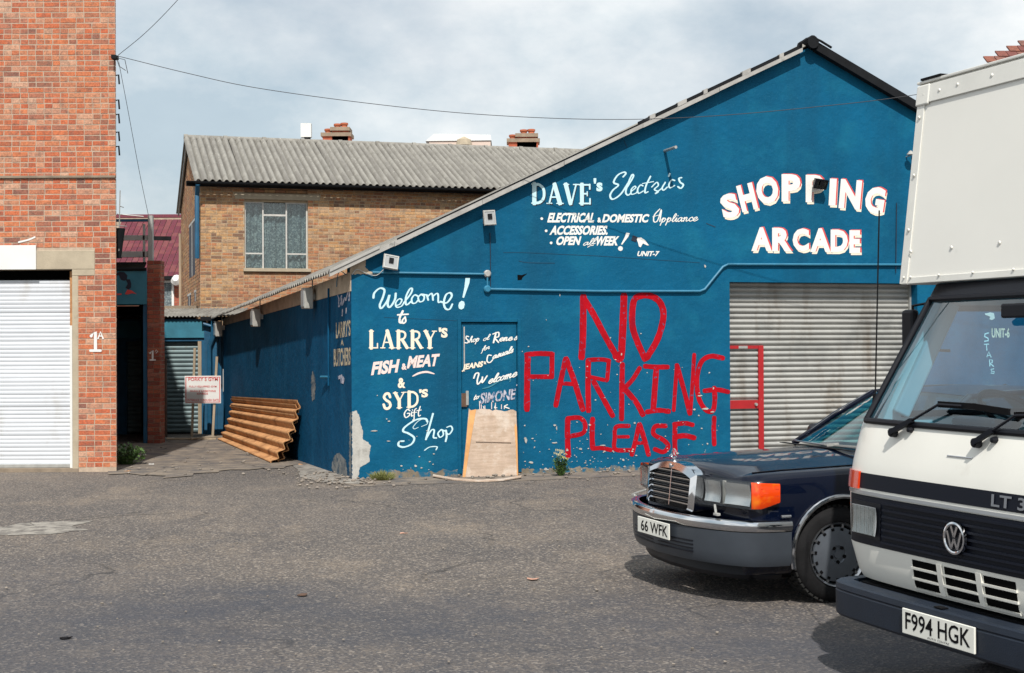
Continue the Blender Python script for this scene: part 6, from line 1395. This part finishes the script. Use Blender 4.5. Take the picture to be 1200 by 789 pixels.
for a, z in [(-1.0, 3.10), (-.87, 3.105), (-.72, 3.11), (-.45, 3.11), (-.15, 3.11), (.2, 3.11), (.5, 3.11), (-1.025, 2.98), (-1.02, 2.66), (-1.02, 2.36), (-.98, 2.24), (-.65, 2.24), (-.28, 2.24), (.1, 2.24), (-1.02, 2.10), (-.96, 2.10), (-.72, 2.10), (-.45, 2.10), (-.15, 2.10), (.15, 2.10)]:
    p_ = FB(a, z, .008 if a > -.98 and 2.13 < z < 3.1 else .011)+Vector((0, 0, 0)); p_.y += .006 if (a > -.98 and 2.13 < z < 3.1) else 0
    MB().lathe([(0, .007), (.008, .006), (.011, 0)] if z > 2.15 else [(0, .007), (.006, .005), (.008, 0)], 10, Matrix.Translation(p_) @ Matrix.Rotation(R(95), 4, 'X')).build('rivet', mt['boxtrim'], bx, smooth=50)
MB().box(-.5, -.4, 1.0, 5.0, .5, .7).box(.4, .5, 1.0, 5.0, .5, .7).build('chassis', mt['ink'], van)

# ================================================================== loose things in the yard
WRt = lambda x, y, z=0: BL.o+WR @ Vector((x, y, z))
# rusty corrugated sheets leaning on the side wall
def lean_sheet(label, s0, s1, zt0, zt1, foot, shift):
    # wall-local s along the side wall; built in world space relative to its foot
    Wp = lambda s, z, o: BL.o+WR @ sidept(s, z, o)
    o0 = Wp(s0, 0, foot); t = thing('corrugated_sheet', label, 'metal sheet', o0, 0, 'rusty sheets leaning on the side wall')
    mb = MB(); nS_ = 60; rows = []
    for k in range(nS_+1):
        q = k/nS_; row = []
        for j in range(5):
            e = j/4; s = s0+(s1-s0)*e+shift*sin(q*9); zt = zt0+(zt1-zt0)*e; ft = foot*(1-.35*e)
            L_ = Vector((ft, zt)); 
            # slumped profile: curls outwards towards the foot
            z = zt*(1-q)**(1.12); out_ = .03+ft*(q**1.6)*(1.0)
            am = .036*sin(2*pi*q*6.3+1.2)
            row.append(Wp(s, max(.012, z+am*.35), out_+am*.8+.04)-o0)
        rows.append(row)
    mb.grid(rows); back = [[p+Vector((.012, .012, -.004)) for p in r_] for r_ in rows]; mb.grid([list(reversed(r_)) for r_ in back]); mb.grid([[r_[0] for r_ in rows], [r_[0] for r_ in back]]); mb.grid([[r_[-1] for r_ in rows], [r_[-1] for r_ in back]]); mb.grid([rows[0], back[0]])
    mb.build('sheet', mt['rust'], t, smooth=60); return t
lean_sheet('rusty orange corrugated sheet, outermost of the stack leaning on the side wall', 2.9, 8.6, .93, .80, .42, .01)
lean_sheet('rusty corrugated sheet behind the outer one against the blue side wall', 3.0, 8.7, .86, .76, .28, .02)
# plywood board leaning on the door and the strip on the ground
def on(u, v, y): # pixel on a plane y metres in front of the gable
    Q = Plane(BL.o+BL.n*y, BA); x, z = Q.uv(u, v); return Vector((x, -y, z))
bd_ = thing('leaning_board', 'weathered plywood board leaning against the blue door', 'board', WRt(*on(575, 562, .22).xy), BA)
b0 = on(542, 563, .22); b1 = on(607, 562, .22); t0 = on(549.5, 480, .04); t1 = on(605, 481, .04); base = Vector(on(575, 562, .22)); base.z = 0
b0.z = b1.z = .0
top = [t0.lerp(t1, i/16)+Vector((0, 0, random.uniform(-.02, .015))) for i in range(17)]
mb = MB(); bot = [b0.lerp(b1, i/16) for i in range(17)]; fr = [[p-base for p in bot], [p.lerp(q, .5)-base+Vector((0, -.015, 0)) for p, q in zip(bot, top)], [p-base for p in top]]
bk = [[p+Vector((0, .014, .0)) for p in r_] for r_ in fr]; mb.grid(fr); mb.grid([list(reversed(r_)) for r_ in bk]); mb.grid([fr[0], bk[0]]); mb.grid([bk[2], fr[2]]); mb.grid([[r_[0] for r_ in bk], [r_[0] for r_ in fr]]); mb.grid([[r_[-1] for r_ in fr], [r_[-1] for r_ in bk]])
mb.build('sheet', mt['ply'], bd_)
for A, Bq, w_ in ((fr[0][0], fr[2][0], .10), (fr[0][-1], fr[2][-1], .045)):
    s_ = 1 if w_ > .06 else -1
    mb = MB(); wd2 = w_*.35
    mb.add([A+Vector((0, -.004, 0)), A+Vector((s_*wd2, -.005, 0)), (A+Bq)/2+Vector((s_*(w_*.6), -.020, 0)), Bq+Vector((s_*w_, -.004, -.01)), Bq+Vector((0, -.004, -.03)), (A+Bq)/2+Vector((0, -.019, 0))], [(0, 1, 2, 5), (5, 2, 3, 4)]); mb.build('edge_strip', mt['ply_edge'], bd_, recalc=False)
MB().bar(fr[1][3]+Vector((0, -.006, .02)), fr[1][14]+Vector((0, -.006, .0)), .004, .006).build('crack', mt['rust_post'], bd_)
ps_ = GP(558, 563); pk = thing('timber_strip', 'thin pale plywood strip lying on the ground in front of the board', 'plank', ps_)
mb = MB(); pts = [GP(507, 560.5), GP(530, 563.8), (GP(560, 565.2)), GP(590, 564.6), GP(611, 561.8)]
mb.grid([[p-ps_+Vector((0, .0, .012+.01*abs(i-2))) for i, p in enumerate(pts)], [p-ps_+Vector((0, .13, .02+.01*abs(i-2))) for i, p in enumerate(pts)]]); mb.grid([[p-ps_+Vector((0, .13, .006+.01*abs(i-2))) for i, p in enumerate(pts)], [p-ps_+Vector((0, .0, .0+.01*abs(i-2))) for i, p in enumerate(pts)]]); mb.grid([[p-ps_+Vector((0, 0, z+.01*abs(i-2))) for i, p in enumerate(pts)] for z in (0, .012)]); mb.build('strip', mt['ply'], pk, recalc=False)
# plants
def leafy(name, label, cat, pos, h, r_, n, mtl, leaf=.05, flowers=0, spiky=False):
    t = thing(name, label, cat, pos); mb = MB(); st = MB(); fl = MB()
    for i in range(n):
        a = random.uniform(0, 2*pi); q = random.random()**.6; hh = h*random.uniform(.25, 1)*(1-.3*q); c = Vector((cos(a)*r_*q, sin(a)*r_*q*.7, hh))
        if spiky:
            b = Vector((cos(a)*r_*q*.5, sin(a)*r_*q*.3, 0)); w_ = .006; mb.add([b+Vector((-w_, 0, 0)), b+Vector((w_, 0, 0)), c.lerp(b, .4)+Vector((w_*.7, 0, .01)), c, c.lerp(b, .4)+Vector((-w_*.7, 0, .01))], [(0, 1, 2, 4), (4, 2, 3)])
        else:
            d = Vector((random.uniform(-1, 1), random.uniform(-1, 1), random.uniform(-.3, .9))).normalized(); e = d.cross(Vector((0, 0, 1))).normalized(); L_ = leaf*random.uniform(.5, 1.2)
            mb.add([c, c+d*L_*.5+e*L_*.28, c+d*L_, c+d*L_*.5-e*L_*.28], [(0, 1, 2, 3)])
            if i % 9 == 0: st.tube([(c.x*.2, c.y*.2, 0), (c.x*.7, c.y*.7, c.z*.6), c], .004, 4)
    mb.build('blade' if spiky else 'foliage', mt[mtl], t, recalc=False)
    if st.v: st.build('stem', mt['leaf'], t)
    for i in range(flowers):
        a = random.uniform(0, 2*pi); c = Vector((cos(a)*r_*random.uniform(.2, .9), sin(a)*r_*.5, h*random.uniform(.75, 1.15)))
        for k_ in range(5): d = Vector((cos(k_*1.257), -.3, sin(k_*1.257)))*.016; fl.add([c, c+d+Vector((0, 0, .005)), c+d*1.3, c+d-Vector((0, 0, .005))], [(0, 1, 2, 3)])
    if fl.v: fl.build('flower', mt['petal'], t, recalc=False)
    return t
leafy('flowering_weed', 'small green weed with pale flowers at the foot of the blue wall', 'plant', GP(657, 558), .30, .11, 420, 'leaf', .045, 16)
leafy('grass_tuft', 'dry grass tuft at the foot of the wall under the word Shop', 'plant', GP(448, 563), .16, .22, 260, 'grass', spiky=True)
leafy('ground_weed', 'low dark green weed at the corner of the red brick building', 'plant', GP(149, 545), .32, .28, 700, 'leaf', .06)
# leaves, litter, rubble
def flake(name, label, u, v, s_, mtl, cat='litter'):
    p = GP(u, v); mb = MB(); n = 7; P_ = [Vector((cos(2*pi*i/n)*s_*random.uniform(.6, 1.2), sin(2*pi*i/n)*s_*random.uniform(.5, 1), .006+random.uniform(0, s_*.25))) for i in range(n)]
    mb.add([Vector((0, 0, .012))]+P_+[q-Vector((0, 0, .004)) for q in P_], [(0, 1+i, 1+(i+1) % n) for i in range(n)]+[(1+i, 1+n+i, 1+n+(i+1) % n, 1+(i+1) % n) for i in range(n)])
    o = mb.build(name, mt[mtl], recalc=False); o.location = p; tag(o, label, cat)
flake('paper_scrap', 'pale orange scrap lying on the asphalt in front of the car', 624, 680, .05, 'litter')
flake('dead_leaf', 'brown dead leaf in the middle of the yard', 354, 699, .045, 'rust_post', 'leaf')
flake('paper_scrap', 'small orange scrap on the ground nearer the painted wall', 473, 626, .035, 'litter')
flake('tar_lump', 'black lump of tar at the lower left of the yard', 77, 749, .04, 'ink', 'lump')
for k_, (u, v, w_) in enumerate(((168, 534, 'white'), (178, 545, 'white'), (203, 514, 'white'), (150, 553, 'rust'), (247, 516, 'wood'), (352, 545, 'rust'))): flake('litter_scrap', ('white scrap by the dark passage mouth', 'crumpled white scrap in the shaded alley', 'white scrap at the foot of the small shutter', 'brown scrap at the foot of the red brick corner', 'wooden chip at the foot of the gym sign', 'orange flake under the end of the rusty sheets')[k_], u, v, .05, w_)
mb = MB()
for i in range(420):
    r0 = random.random()
    if r0 < .35: u = random.uniform(345, 440); v = random.gauss(562, 6)
    elif r0 < .6: u = random.uniform(430, 860); v = 562-(u-412)*.03+abs(random.gauss(0, 4))
    elif r0 < .8: u = random.uniform(140, 345); v = random.uniform(515, 558)
    else: u = random.uniform(0, 900); v = random.uniform(560, 785)
    s_ = random.uniform(.008, .03)*(1 if r0 < .8 else .45); p = GP(u, max(v, 514)); mb.ico((p.x, p.y, s_*.4+.01), s_, (1, 1, .6))
o = mb.build('rubble', mt['stone']); tag(o, 'small stones and rubble scattered along the walls and yard', 'rubble', kind='stuff')
for i, (u, v, a) in enumerate(((224, 514, .2), (238, 513, 1.2))):
    p = GP(u, v+2); o = MB().box(-.45, .45, -.06, .06, 0, .03).build('timber_offcut', mt['wood'], bevel=.004); o.location = p+Vector((0, 0, .012)); o.rotation_euler = (0, .02, a); tag(o, ('flat timber offcut lying left of the gym sign', 'flat timber offcut lying under the gym sign')[i], 'timber')
# overhead cables, hung in one vertical plane each
def cable(label, pts, Y, r_=.0045):
    Q = Plane((0, Y, 0), 0); pp = catmull([Vector((*[Q.uv(u, v)[0]], Y, Q.uv(u, v)[1])) for u, v in pts], 8)
    o = rod('overhead_cable', pp, r_, mt['cable'], None, 5); tag(o, label, 'cable'); return o
cable('long sagging overhead cable crossing above the roofs and the gable', [(137, 65.5), (220, 86), (300, 103), (430, 121), (560, 134), (700, 140), (820, 137), (950, 126), (1080, 110), (1300, 70)], 18.5)
cable('short overhead cable rising to the top of the photo from the brick corner', [(137, 66), (172, 37), (210, -2), (260, -60)], 19.6)
cable('thin drooping wire from the brick corner down to the pale timber post', [(139, 72), (150, 130), (163, 200), (175, 258)], 21.5, .004)
ci = thing('cable_bracket', 'small wire bracket on the corner of the red brick building', 'bracket', (-5.54, 19.86, 5.78)); MB().box(-.02, .05, -.1, .04, -.02, .03).build('arm', mt['black'], ci)
MB().tube([(.04, -.05, 0), (.16, -.05, -.03), (.2, -.05, -.22)], .005, 5).tube([(.04, -.05, 0), (.08, -.05, -.12), (.17, -.05, -.18)], .005, 5).build('loose_wire', mt['cable'], ci)
